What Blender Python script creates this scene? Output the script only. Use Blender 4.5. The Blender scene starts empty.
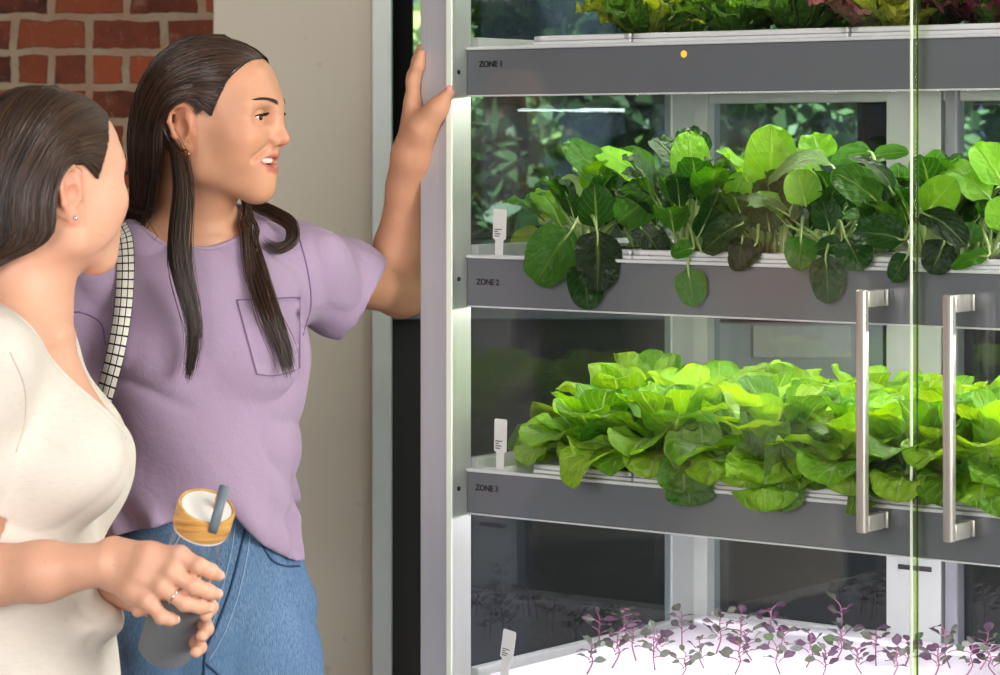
import bpy, bmesh, math, random
import numpy as np
from mathutils import Vector, Matrix

C = bpy.context.scene.collection
random.seed(7)
RNG = np.random.default_rng(11)
PI = math.pi

# ------------------------------------------------------------------ camera
F_PX = 2840.0                      # focal length in pixels of the 1000 px wide frame
CAM_Z, HOR = 1.48, 145.0           # eye height, horizon row
cam_data = bpy.data.cameras.new('camera')
cam = bpy.data.objects.new('camera', cam_data); C.objects.link(cam)
cam.location = (0, 0, CAM_Z); cam.rotation_euler = (PI/2, 0, 0)
cam_data.sensor_width = 36.0; cam_data.lens = F_PX/1000*36.0
cam_data.shift_y = -(337.5-HOR)/1000.0
cam_data.clip_start = .05; cam_data.clip_end = 80
cam_data.dof.use_dof = True; cam_data.dof.focus_distance = 4.0; cam_data.dof.aperture_fstop = 11.0
bpy.context.scene.camera = cam

# ------------------------------------------------------------------ world, sun, window light, added front fill, exposure
S = bpy.context.scene
S.view_settings.view_transform = 'Standard'; S.view_settings.look = 'None'
S.view_settings.exposure = 0.0; S.view_settings.gamma = 1.0; S.view_settings.use_curve_mapping = False
S.cycles.max_bounces = 10; S.cycles.transparent_max_bounces = 24; S.cycles.diffuse_bounces = 4
S.cycles.glossy_bounces = 4; S.cycles.transmission_bounces = 6
S.cycles.caustics_reflective = False; S.cycles.caustics_refractive = False
S.cycles.use_denoising = True
try: S.cycles.sample_clamp_indirect = 6.0
except Exception: pass
W = bpy.data.worlds.new('sky'); S.world = W; W.use_nodes = True
W.node_tree.nodes['Background'].inputs[0].default_value = (.80, .88, 1.0, 1)
W.node_tree.nodes['Background'].inputs[1].default_value = WORLD_STRENGTH = 0.85

def sun(name, d, energy, color, angle):
    l = bpy.data.lights.new(name, 'SUN'); l.energy = energy; l.color = color; l.angle = math.radians(angle)
    o = bpy.data.objects.new(name, l); C.objects.link(o); o.location = (3, 9, 7)
    o.rotation_euler = Vector(d).to_track_quat('-Z', 'Y').to_euler(); return o
def area(name, loc, target, sx, sy, energy, color):
    l = bpy.data.lights.new(name, 'AREA'); l.shape = 'RECTANGLE'; l.size = sx; l.size_y = sy
    l.energy = energy; l.color = color
    o = bpy.data.objects.new(name, l); C.objects.link(o); o.location = loc
    o.rotation_euler = (Vector(target)-Vector(loc)).to_track_quat('-Z', 'Y').to_euler(); return o
sun('sun', (.30, .46, -.84), 21.0, (1, .95, .86), 1.0)
area('window_light_right', (2.9, 1.3, 2.0), (-.5, 3.9, 1.3), 2.0, 1.6, 135, (1, .97, .93))
area('window_light_front', (-1.95, -2.4, 1.9), (-.4, 4.5, 1.3), 1.9, 1.7, 190, (1, .97, .95))  # added fill from behind the camera, no known window there

# ------------------------------------------------------------------ helpers
def at(px, py, Z):                 # the world point at depth Z seen at a pixel
    return np.array([(px-500.0)/F_PX*Z, Z, CAM_Z-(py-HOR)/F_PX*Z])
def nrm(v):
    v = np.asarray(v, float); return v/(np.linalg.norm(v)+1e-12)
def tag(o, label=None, cat=None, group=None, kind=None):
    if label: o['label'] = label
    if cat: o['category'] = cat
    if group: o['group'] = group
    if kind: o['kind'] = kind
    return o
def empty(name, loc, rz=0.0):
    o = bpy.data.objects.new(name, None); C.objects.link(o); o.location = loc; o.rotation_euler = (0, 0, rz)
    o.empty_display_size = .05; return o
def mk(name, verts, faces, mat, parent=None, smooth=True, uv=None, attrs=None, local=True, fmat=None):
    """one mesh object; verts in the parent's space (local) or in world space (local=False, unrotated parent)"""
    verts = np.asarray(verts, np.float32).reshape(-1, 3)
    if parent is not None and not local:
        base = np.zeros(3); p = parent
        while p is not None: base += np.array(p.location); p = p.parent
        verts = verts-base.astype(np.float32)
    me = bpy.data.meshes.new(name)
    if isinstance(faces, np.ndarray):
        k = faces.shape[1]; n = len(faces)
        me.vertices.add(len(verts)); me.vertices.foreach_set('co', verts.ravel())
        me.loops.add(n*k); me.loops.foreach_set('vertex_index', faces.astype(np.int32).ravel())
        me.polygons.add(n); me.polygons.foreach_set('loop_start', np.arange(0, n*k, k, dtype=np.int32))
        me.update(calc_edges=True); me.validate()
    else:
        me.from_pydata([tuple(v) for v in verts], [], faces); me.update()
    if smooth: me.polygons.foreach_set('use_smooth', [True]*len(me.polygons))
    if uv is not None:
        li = np.empty(len(me.loops), np.int32); me.loops.foreach_get('vertex_index', li)
        u = me.uv_layers.new(name='UVMap'); u.data.foreach_set('uv', np.asarray(uv, np.float32)[li].ravel())
    for an, av in (attrs or {}).items():
        a = me.color_attributes.new(an, 'FLOAT_COLOR', 'POINT')
        av = np.asarray(av, np.float32)
        if av.ndim == 1: av = np.stack([av, av, av], 1)
        a.data.foreach_set('color', np.concatenate([av, np.ones((len(av), 1), np.float32)], 1).ravel())
    for m in (mat if isinstance(mat, (list, tuple)) else [mat]): me.materials.append(m)
    if fmat is not None: me.polygons.foreach_set('material_index', np.asarray(fmat, np.int32))
    o = bpy.data.objects.new(name, me); C.objects.link(o)
    if parent is not None: o.parent = parent
    return o

class MB:                          # collects shapes for ONE mesh
    def __init__(s): s.bm = bmesh.new(); s.n = 0
    def box(s, x0, x1, y0, y1, z0, z1, bev=0.0, seg=2, mi=0):
        b = bmesh.new()
        vs = [b.verts.new(p) for p in ((x0,y0,z0),(x1,y0,z0),(x1,y1,z0),(x0,y1,z0),(x0,y0,z1),(x1,y0,z1),(x1,y1,z1),(x0,y1,z1))]
        for f in ((3,2,1,0),(4,5,6,7),(0,1,5,4),(1,2,6,5),(2,3,7,6),(3,0,4,7)): b.faces.new([vs[i] for i in f])
        if bev > 0: bmesh.ops.bevel(b, geom=list(b.edges), offset=bev, segments=seg, affect='EDGES', profile=.5)
        for f in b.faces: f.material_index = mi
        s._merge(b); return s
    def _merge(s, b):
        me = bpy.data.meshes.new('tmp'); b.to_mesh(me); b.free(); s.bm.from_mesh(me); bpy.data.meshes.remove(me)
    def raw(s, verts, faces, mi=0):
        vs = [s.bm.verts.new(tuple(v)) for v in verts]
        for f in faces:
            try: s.bm.faces.new([vs[i] for i in f]).material_index = mi
            except ValueError: pass
        return s
    def tube(s, pts, r, n=10, cap=True, mi=0):
        v, f = tube_mesh(pts, r, n, cap); return s.raw(v, f, mi)
    def lathe(s, prof, M=None, n=32, mi=0):
        """prof: (r, z) pairs; M: 4x4"""
        vs, fs = [], []
        for r, z in prof:
            for k in range(n):
                a = 2*PI*k/n; p = Vector((r*math.cos(a), r*math.sin(a), z)); vs.append(M@p if M else p)
        for i in range(len(prof)-1):
            for k in range(n):
                k2 = (k+1) % n; fs.append((i*n+k, i*n+k2, (i+1)*n+k2, (i+1)*n+k))
        if prof[0][0] > 1e-6: fs.append(tuple(range(n))[::-1])
        if prof[-1][0] > 1e-6: fs.append(tuple(range((len(prof)-1)*n, len(prof)*n)))
        return s.raw(vs, fs, mi)
    def build(s, name, mat, parent=None, smooth=False, base=None):
        me = bpy.data.meshes.new(name)
        bmesh.ops.remove_doubles(s.bm, verts=s.bm.verts, dist=1e-6)
        bmesh.ops.recalc_face_normals(s.bm, faces=s.bm.faces)
        s.bm.to_mesh(me); s.bm.free()
        if base is not None:
            me.transform(Matrix.Translation(-Vector(base)))
        for m in (mat if isinstance(mat, (list, tuple)) else [mat]): me.materials.append(m)
        if smooth:
            me.polygons.foreach_set('use_smooth', [True]*len(me.polygons))
            try: me.set_sharp_from_angle(angle=math.radians(40))
            except Exception: pass
        o = bpy.data.objects.new(name, me); C.objects.link(o)
        if parent is not None: o.parent = parent
        return o

def catmull(P, n):
    P = np.asarray(P, float)
    Q = np.vstack([2*P[0]-P[1], P, 2*P[-1]-P[-2]])
    u = np.linspace(0, len(P)-1-1e-9, n); i = u.astype(int); t = (u-i)[:, None]
    a, b, c, d = Q[i], Q[i+1], Q[i+2], Q[i+3]
    return .5*(2*b+(c-a)*t+(2*a-5*b+4*c-d)*t*t+(3*b-a-3*c+d)*t**3)
def tube_mesh(pts, r, n=10, cap=True):
    pts = np.asarray(pts, float); m = len(pts); r = np.broadcast_to(np.asarray(r, float), (m,))
    T = np.gradient(pts, axis=0); T /= np.linalg.norm(T, axis=1)[:, None]+1e-12
    up = np.array([0, 0, 1.]) if abs(T[0][2]) < .9 else np.array([1., 0, 0])
    vs = []; s0 = nrm(np.cross(T[0], up))
    for i in range(m):
        s0 = nrm(s0-T[i]*np.dot(s0, T[i])); b = np.cross(T[i], s0)
        for k in range(n):
            a = 2*PI*k/n; vs.append(pts[i]+r[i]*(math.cos(a)*s0+math.sin(a)*b))
    fs = []
    for i in range(m-1):
        for k in range(n):
            k2 = (k+1) % n; fs.append((i*n+k, i*n+k2, (i+1)*n+k2, (i+1)*n+k))
    if cap: fs += [tuple(range(n))[::-1], tuple(range((m-1)*n, m*n))]
    return vs, fs

# ------------------------------------------------------------------ materials
def lin(r, g, b):
    return tuple((c/12.92 if c <= .04045 else ((c+.055)/1.055)**2.4) for c in (r/255, g/255, b/255))+(1,)
class NT:
    def __init__(s, name):
        s.m = bpy.data.materials.new(name); s.m.use_nodes = True; s.t = s.m.node_tree; s.t.nodes.clear()
        s.out = s.t.nodes.new('ShaderNodeOutputMaterial')
    def n(s, typ, **kw):
        x = s.t.nodes.new('ShaderNode'+typ)
        for k, v in kw.items(): setattr(x, k, v)
        return x
    def l(s, a, b): s.t.links.new(a, b)
    def inp(s, node, key, v):
        if hasattr(v, 'links') or isinstance(v, bpy.types.NodeSocket): s.l(v, node.inputs[key])
        else: node.inputs[key].default_value = v
    def math(s, op, a, b=0.0, clamp=False):
        x = s.n('Math', operation=op); x.use_clamp = clamp; s.inp(x, 0, a); s.inp(x, 1, b); return x.outputs[0]
    def mix(s, f, a, b):
        x = s.n('Mix', data_type='RGBA'); s.inp(x, 0, f); s.inp(x, 6, a); s.inp(x, 7, b); return x.outputs[2]
    def noise(s, scale, detail=3, rough=.5, vec=None, dist=0.0):
        x = s.n('TexNoise'); x.inputs['Scale'].default_value = scale; x.inputs['Detail'].default_value = detail
        x.inputs['Roughness'].default_value = rough; x.inputs['Distortion'].default_value = dist
        s.l(vec if vec is not None else s.obj(), x.inputs['Vector']); return x.outputs['Fac']
    def obj(s):
        if not hasattr(s, '_tc'): s._tc = s.n('TexCoord')
        return s._tc.outputs['Object']
    def uv(s):
        s.obj(); return s._tc.outputs['UV']
    def mapping(s, vec, scale=(1,1,1), rot=(0,0,0), loc=(0,0,0)):
        x = s.n('Mapping'); x.inputs['Scale'].default_value = scale; x.inputs['Rotation'].default_value = rot
        x.inputs['Location'].default_value = loc; s.l(vec, x.inputs['Vector']); return x.outputs[0]
    def ramp(s, f, stops):
        x = s.n('ValToRGB'); e = x.color_ramp.elements
        while len(e) < len(stops): e.new(.5)
        for i, (p, c) in enumerate(stops): e[i].position = p; e[i].color = c
        s.l(f, x.inputs[0]); return x.outputs[0]
    def bump(s, h, strength=.3, dist=.002, nin=None):
        x = s.n('Bump'); x.inputs['Strength'].default_value = strength; x.inputs['Distance'].default_value = dist
        s.l(h, x.inputs['Height'])
        if nin is not None: s.l(nin, x.inputs['Normal'])
        return x.outputs[0]
    def prin(s, col, rough=.5, metal=0, spec=.5, normal=None, **kw):
        p = s.n('BsdfPrincipled'); s.inp(p, 'Base Color', col); s.inp(p, 'Roughness', rough); s.inp(p, 'Metallic', metal)
        s.inp(p, 'Specular IOR Level', spec)
        if normal is not None: s.l(normal, p.inputs['Normal'])
        for k, v in kw.items(): s.inp(p, k.replace('_', ' '), v)
        return p
    def done(s, sh): s.l(sh.outputs[0] if hasattr(sh, 'outputs') else sh, s.out.inputs[0]); return s.m
def plain(name, col, rough=.5, metal=0, spec=.5, var=.12, scale=30, bump=0, bscale=200, **kw):
    t = NT(name); c = lin(*col); f = t.noise(scale, 4)
    col_ = t.mix(f, tuple(x*(1-var) for x in c[:3])+(1,), tuple(min(1, x*(1+var)) for x in c[:3])+(1,))
    nn = t.bump(t.noise(bscale, 3), bump, .001) if bump else None
    return t.done(t.prin(col_, rough, metal, spec, nn, **kw))
def brushed(name, col, rough=.35, metal=1.0, stretch=(300, 300, 3)):
    t = NT(name); f = t.noise(1, 3, .6, t.mapping(t.obj(), stretch)); c = lin(*col)
    col_ = t.mix(f, tuple(x*.88 for x in c[:3])+(1,), tuple(min(1, x*1.1) for x in c[:3])+(1,))
    return t.done(t.prin(col_, t.math('ADD', t.math('MULTIPLY', f, .2), rough-.1), metal, .5, t.bump(f, .05, .0005)))
def glass(name, tint, refl=.04, extra=1.0):
    """thin pane: straight-through transparency plus a Schlick mirror"""
    t = NT(name); lw = t.n('LayerWeight'); lw.inputs[0].default_value = .5
    f5 = t.math('POWER', lw.outputs['Facing'], 5.0)
    fac = t.math('MINIMUM', t.math('ADD', t.math('MULTIPLY', f5, 1-refl), refl*extra), .95)
    tr = t.n('BsdfTransparent'); tr.inputs[0].default_value = tuple(tint)+(1,)
    gl = t.n('BsdfGlossy'); gl.inputs['Roughness'].default_value = .0; gl.inputs[0].default_value = (1, 1, 1, 1)
    mx = t.n('MixShader'); t.l(fac, mx.inputs[0]); t.l(tr.outputs[0], mx.inputs[1]); t.l(gl.outputs[0], mx.inputs[2])
    return t.done(mx)
def emit(name, col, strength):
    t = NT(name); e = t.n('Emission'); e.inputs[0].default_value = tuple(col)+(1,); e.inputs[1].default_value = strength
    return t.done(e)
# ------------------------------------------------------------------ the room
TH = math.radians(37.3); CT, ST = math.cos(TH), math.sin(TH)
Z0 = 4.1; X0 = (420-500)/F_PX*Z0            # outer front left corner of the cabinet
def cab(t, w, z): return np.array([X0+t*CT+w*ST, Z0-t*ST+w*CT, z])
def cabpx(px, py, w):                        # cabinet point at depth w (behind the door plane) seen at a pixel
    p = (px-500.0)/F_PX
    t = (p*(Z0+CT*w)-X0-ST*w)/(CT+ST*p)
    Z = Z0-t*ST+w*CT
    return t, CAM_Z-(py-HOR)/F_PX*Z
def cabw(px, py, w):
    t, z = cabpx(px, py, w); return cab(t, w, z)

def m_brick():
    t = NT('old_red_brick')
    v = t.n('Combine' if False else 'CombineXYZ')
    sp = t.n('SeparateXYZ'); t.l(t.obj(), sp.inputs[0])
    wob = t.math('MULTIPLY', t.math('SUBTRACT', t.noise(22, 3), .5), .016)
    t.l(t.math('ADD', sp.outputs[0], wob), v.inputs[0]); t.l(t.math('ADD', sp.outputs[2], wob), v.inputs[1])
    b = t.n('TexBrick'); b.offset = .5; b.squash = .5; b.squash_frequency = 3
    t.l(v.outputs[0], b.inputs['Vector'])
    b.inputs['Scale'].default_value = 1; b.inputs['Brick Width'].default_value = .163; b.inputs['Row Height'].default_value = .0765
    b.inputs['Mortar Size'].default_value = .0105; b.inputs['Mortar Smooth'].default_value = .25; b.inputs['Bias'].default_value = 0
    b.inputs['Color1'].default_value = lin(178, 92, 62); b.inputs['Color2'].default_value = lin(80, 48, 44); b.inputs['Mortar'].default_value = lin(186, 168, 142)
    patch = t.ramp(t.noise(9, 4, .6), [(.42, (0, 0, 0, 1)), (.62, (1, 1, 1, 1))])
    c = t.mix(t.math('MULTIPLY', patch, .35), b.outputs[0], lin(178, 98, 66))
    sm = t.ramp(t.noise(30, 5, .7), [(.56, (0, 0, 0, 1)), (.68, (1, 1, 1, 1))])
    c = t.mix(t.math('MULTIPLY', sm, .5), c, lin(170, 140, 115))
    h = t.math('ADD', t.math('MULTIPLY', b.outputs[1], -1.0), t.math('MULTIPLY', t.noise(60, 4), .35))
    return t.done(t.prin(c, .85, 0, .2, t.bump(h, .8, .012)))
def m_plaster(name, col, var=.05):
    t = NT(name); c = lin(*col)
    f = t.noise(3, 4, .55)
    cc = t.mix(f, tuple(x*(1-var) for x in c[:3])+(1,), tuple(x*(1+var) for x in c[:3])+(1,))
    sp = t.ramp(t.noise(26, 2, .4), [(.715, (0, 0, 0, 1)), (.735, (1, 1, 1, 1))])
    cc = t.mix(t.math('MULTIPLY', sp, .25), cc, tuple(x*.6 for x in c[:3])+(1,))
    return t.done(t.prin(cc, .75, 0, .25, t.bump(t.noise(120, 4), .12, .002)))
def m_floor():
    t = NT('polished_concrete'); c1, c2 = lin(120, 116, 110), lin(150, 145, 138)
    return t.done(t.prin(t.mix(t.noise(2.5, 6, .65), c1, c2), .35, 0, .4, t.bump(t.noise(50, 4), .05, .002)))

M_BEIGE = m_plaster('beige_wall_paint', (216, 203, 186))
M_TRIM = plain('white_trim_paint', (224, 227, 223), .45, var=.03)
M_BLACKF = plain('black_window_frame', (8, 8, 9), .8, 0, .15, var=.1)
M_DARKWALL = m_plaster('dark_grey_wall_paint', (58, 56, 54))
M_BRICK = m_brick()
WIN_GLASS = glass('window_glass', (.87, .93, .98), .04)

def struct(o): o['kind'] = 'structure'; return o
YB = 6.2            # the brick wall
YP = 5.2            # the beige wall with the windows
struct(MB().box(-3.2, 4.6, -3.0, 6.5, -.12, 0).build('floor', m_floor()))
struct(MB().box(-3.2, 4.6, -3.0, 6.5, 2.75, 2.87).build('ceiling', plain('white_ceiling_paint', (225, 222, 216), .8, var=.03)))
struct(MB().box(-3.2, -.40, YB, YB+.25, 0, 2.75).build('wall_back_brick', M_BRICK))
struct(MB().box(-3.2, -3.0, -3.0, YB, 0, 2.75).build('wall_left', m_plaster('warm_grey_wall_paint', (58, 54, 52))))
xl = at(213, 0, YP)[0]; xr = at(372, 0, YP)[0]; xt = at(392, 0, YP)[0]; xk = at(411, 0, YP)[0]
struct(MB().box(xl, xr, YP, YP+.16, 0, 2.75, .004).build('wall_back_beige', M_BEIGE))
struct(MB().box(xl, xl+.12, YP+.161, YB-.002, 0, 2.75).build('wall_return_beige', M_BEIGE))
struct(MB().box(xr+.001, xt, YP-.035, YP+.16, 0, 2.75, .003).build('trim_1', M_TRIM))
struct(MB().box(xt, 4.6, YP+.02, YP+.16, 0, 1.16, .002).build('wall_under_windows', M_DARKWALL))
struct(MB().box(xt, 4.6, YP+.02, YP+.16, 2.45, 2.75, .002).build('wall_over_windows', M_BEIGE))
struct(MB().box(xt, 4.6, YP-.03, YP+.16, 1.162, 1.19, .004).build('trim_2', plain('grey_sill_paint', (120, 122, 124), .5)))
# windows: black frame with panes
xs = [xt+.001, .72, 1.72, 2.72, 3.72]
for i in range(4):
    a, b = xs[i], xs[i+1]-.002
    wd = xk-xt if i == 0 else .06
    m = MB().box(a, a+wd, YP+.03, YP+.11, 1.192, 2.448).box(b-.05, b, YP+.03, YP+.11, 1.192, 2.448)
    m.box(a+wd, b-.05, YP+.03, YP+.11, 1.192, 1.23).box(a+wd, b-.05, YP+.03, YP+.11, 2.40, 2.448)
    fr = struct(m.build('window_%d' % (i+1), M_BLACKF))
    p = MB().box(a+wd, b-.05, YP+.066, YP+.072, 1.23, 2.40).build('pane', WIN_GLASS, fr)

# ------------------------------------------------------------------ outside: lawn, trees, a dark house
def m_leaf(name, c_lo, c_hi, trans=.3, rough=.5):
    t = NT(name); f = t.noise(5, 4)
    c = t.mix(f, lin(*c_lo), lin(*c_hi)); p = t.prin(c, rough, 0, .4)
    tr = t.n('BsdfTranslucent'); t.l(c, tr.inputs[0]); mx = t.n('MixShader'); mx.inputs[0].default_value = trans
    t.l(p.outputs[0], mx.inputs[1]); t.l(tr.outputs[0], mx.inputs[2]); return t.done(mx)
struct(MB().box(-8, 12, 6.6, 26, -.6, -.3).build('ground', plain('lawn', (70, 92, 48), .9, var=.5, scale=3)))
M_TREE = [m_leaf('tree_leaves_mid', (60, 98, 44), (134, 162, 86)), m_leaf('tree_leaves_light', (110, 140, 62), (176, 194, 110)),
          m_leaf('tree_leaves_dark', (30, 56, 36), (84, 114, 66))]
M_BARK = plain('tree_bark', (70, 58, 48), .9, var=.3, scale=40)
def tree(x, y, h, rx, rz, n, size, mi, label, name='tree'):
    r = np.random.default_rng(int(abs(x*131+y*17))+3)
    root = tag(empty(name, (x, y, -.32)), label, 'tree', 'trees outside the windows')
    ncl = 16
    cc = r.normal(0, 1, (ncl, 3)); cc /= np.linalg.norm(cc, axis=1)[:, None]; cc *= r.uniform(.3, .9, (ncl, 1))
    cc = cc*np.array([rx, rx, rz])+np.array([0, 0, h-rz])
    k = r.integers(0, ncl, n); d = r.normal(0, 1, (n, 3)); d /= np.linalg.norm(d, axis=1)[:, None]
    p = cc[k]+d*(r.uniform(.4, 1, (n, 1))*rx*.42)
    a = r.normal(0, 1, (n, 3)); a /= np.linalg.norm(a, axis=1)[:, None]
    b = np.cross(a, r.normal(0, 1, (n, 3))); b /= np.linalg.norm(b, axis=1)[:, None]
    s = size*r.uniform(.6, 1.3, (n, 1))
    V = np.stack([p-a*s, p+b*s*.5-a*s*.1, p+a*s, p-b*s*.5-a*s*.1], 1).reshape(-1, 3)
    F = np.arange(4*n).reshape(n, 4)
    mk('foliage', V, F, M_TREE[mi], root, smooth=False)
    m = MB().tube([(0, 0, 0), (.03, .02, h*.35), (-.04, .02, h*.7)], [.1*h/3, .075*h/3, .03*h/3], 9)
    for q in range(5):
        e = cc[q]; m.tube([(0, .01, h*.35+q*.05*h), tuple(e*.6+np.array([0, 0, h*.15])), tuple(e)], [.04, .025, .01], 6)
    m.build('trunk', M_BARK, root, True)
tree(.02, 8.0, 3.6, .50, 1.9, 7000, .055, 2, 'dark narrow tree outside, seen through the left glass panel')
tree(.35, 12.6, 4.2, 1.0, 2.2, 9500, .06, 1, 'sunlit yellow green tree outside behind the left glass panel')
tree(1.36, 9.3, 3.9, .95, 2.0, 10000, .06, 0, 'mid green leafy tree outside, framed by the rear glass of the second shelf')
tree(3.0, 11.5, 4.4, 1.1, 2.3, 6000, .06, 2, 'dark green tree outside behind the wide rear post')
struct(MB().box(4.7, 14, -3, 6.5, -.6, -.3).build('ground_right', plain('lawn_right', (70, 92, 48), .9, var=.5, scale=3)))
tree(7.2, 7.6, 4.4, 1.1, 2.3, 5200, .07, 1, 'sunlit tree outside the open right side of the room, mirrored in the glass')
tree(6.6, 5.2, 4.2, 1.0, 2.2, 5200, .07, 0, 'mid green tree outside the right side of the room')
tree(-1.6, 12.5, 4.6, 1.1, 2.3, 5000, .07, 0, 'tree outside beyond the blue strip of window beside the cabinet')
hs = tag(empty('garden_house', (1.9, 16.0, -.3)), 'blue grey house outside beyond the trees', 'house')
MB().box(-6, 6, 0, 3, 0, 5.2).build('wall', plain('blue_grey_siding', (60, 80, 102), .8, var=.1, scale=2), hs)
m = MB()
m.raw([(-6.2, -.3, 5.2), (6.2, -.3, 5.2), (6.2, 3.3, 5.2), (-6.2, 3.3, 5.2), (-6.2, 1.5, 6.4), (6.2, 1.5, 6.4)], [(0, 1, 5, 4), (2, 3, 4, 5), (0, 4, 3), (1, 2, 5), (0, 3, 2, 1)])
m.build('roof', plain('slate_roof', (60, 60, 66), .8), hs)
for k in range(3): MB().box(-4+k*3.2, -2.9+k*3.2, -.04, .02, 1.6, 3.2).build('window', plain('house_window_glass', (30, 36, 44), .1), hs)

pa = at(712, 0, 5.19)[0]; pb = at(884, 0, 5.19)[0]  # added panel stands in for pale haze and reflection in the rear glass
wp = tag(empty('wall_panel', ((pa+pb)/2, YP+.019, 1.07)), 'pale grey metal panel on the dark wall behind the lettuces', 'panel')
hw_ = (pb-pa)/2
MB().box(-hw_, hw_, -.016, 0, -.09, .085, .003).build('plate', plain('pale_grey_metal', (176, 178, 172), .45, 0, .5, var=.04), wp)
MB().box(-hw_+.075, hw_-.06, -.022, -.0165, .02, .08, .002).build('cover', plain('cream_metal', (206, 206, 188), .5), wp)

# a loose leafy hedge close to the windows
hr = np.random.default_rng(44); n_ = 17000; hx, hy, hz = hr.uniform(-1.6, 2.0, n_), hr.normal(0, .22, n_), 2.25*hr.uniform(0, 1, n_)**.8
keep = (np.sin(hx*5.1+hz*2.2)+np.sin(hx*2.3-hz*3.7+1)+hr.normal(0, .5, n_)) > -1.0
hp = np.stack([hx, hy+.12*np.sin(hx*4+hz*3), hz], 1)[keep]; n_ = len(hp)
ha = hr.normal(0, 1, (n_, 3)); ha /= np.linalg.norm(ha, axis=1)[:, None]; hb = np.cross(ha, hr.normal(0, 1, (n_, 3))); hb /= np.linalg.norm(hb, axis=1)[:, None]; hs_ = .042*hr.uniform(.6, 1.3, (n_, 1))
hd_ = tag(empty('hedge', (1.5, 8.9, -.3)), 'loose sunlit green hedge outside, close behind the windows', 'hedge')
mk('foliage', np.stack([hp-ha*hs_, hp+hb*hs_*.55-ha*hs_*.1, hp+ha*hs_, hp-hb*hs_*.55-ha*hs_*.1], 1).reshape(-1, 3), np.arange(4*n_).reshape(n_, 4), m_leaf('hedge_leaves', (64, 104, 60), (142, 176, 112)), hd_, smooth=False)
m = MB()
for q in range(7): m.tube([(-1.4+q*.5, 0, 0), (-1.35+q*.5, .05, .8), (-1.45+q*.5, 0, 1.7)], [.02, .014, .006], 6)
m.build('branches', M_BARK, hd_, True)
# ------------------------------------------------------------------ the growing cabinet
CW, CD, CH = 1.615, .70, 1.98
cabinet = tag(empty('grow_cabinet', (X0, Z0, 0), -TH), 'tall grey indoor farming cabinet with glass doors and lit shelves of greens', 'cabinet')
M_STILE = brushed('satin_aluminium', (188, 185, 190), .5, .2)
M_INNER = brushed('light_aluminium', (205, 210, 205), .35, .55)
M_POST = plain('pale_grey_post_paint', (172, 178, 174), .4, var=.04)
M_BEAM = plain('dark_grey_shelf_front', (110, 113, 119), .38, 0, .5, var=.06, scale=12)
M_LIP = plain('white_shelf_plastic', (232, 232, 235), .35, var=.02)
M_TRAY = plain('white_tray_plastic', (238, 237, 241), .4, var=.02)
M_EDGE = plain('bright_glass_edge', (236, 244, 226), .2, var=.02)  # white colour holds the light caught in the polished door edges
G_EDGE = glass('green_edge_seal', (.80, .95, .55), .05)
M_STEEL = brushed('brushed_steel', (232, 226, 218), .36, .85, (200, 200, 4))
M_RUBBER = plain('black_rubber', (18, 18, 20), .6)
G_DOOR = glass('clear_door_glass', (.98, .985, .98), .022)
G_SIDE = glass('smoked_side_glass', (.84, .89, .91), .05, 1.2)
G_BACK = glass('smoked_rear_glass', (.80, .85, .88), .05, 1.2)
LED_S = [emit('led_soft_white', (1, 1, .86), 42), emit('led_white', (1, .99, .88), 52), emit('led_pink_white', (1, .90, 1.0), 66)]

WB = .046                                     # beams stand this far behind the door plane
LIPZ = [1.6217, 1.3215, 1.0133, .7090]        # shelf tops
BOTZ = [1.5523, 1.2484, .9490, .6400]
# plinth, top, left and right stiles
MB().box(0, CW, .01, CD, .0, .10, .004).box(.02, CW-.02, .02, CD-.02, .10, .62, .003).build('base_cupboard', M_STILE, cabinet)
MB().box(0, CW, .0, CD, CH, CH+.09, .004).build('top_housing', M_STILE, cabinet)
for s, (a, b) in enumerate(((0, .0497), (CW-.0497, CW))):
    st = MB().box(a, b, 0, .012, .10, CH, .002).build('front_stile', M_STILE, cabinet)
    c0 = b-.004 if s == 0 else a
    MB().box(c0, c0+.004, .012, WB+.01, .10, CH, .0005).build('inner_strip', M_INNER, st)
    for zz in (1.585, 1.287, .985, .69):
        ms = MB()
        mtx = Matrix.Translation((c0+.004 if s == 0 else c0, .027, zz))@Matrix.Rotation(PI/2 if s == 0 else -PI/2, 4, 'Y')
        ms.lathe([(.0001, .0022), (.0022, .0020), (.0034, .0010), (.0036, 0)], mtx, 12)
        ms.build('screw', M_RUBBER, st, True)
# side glass with bottom rails
for s, xg in enumerate((.042, CW-.048)):
    sg = MB().box(xg, xg+.006, WB+.011, .575, .64, CH).build('side_glass', G_SIDE, cabinet)
    for zz in LIPZ:
        MB().box(xg+.0005 if s == 0 else xg-.013, xg+.019 if s == 0 else xg+.005, WB+.012, .575, zz-.012, zz+.014, .002).build('rail', M_POST, sg)
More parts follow.
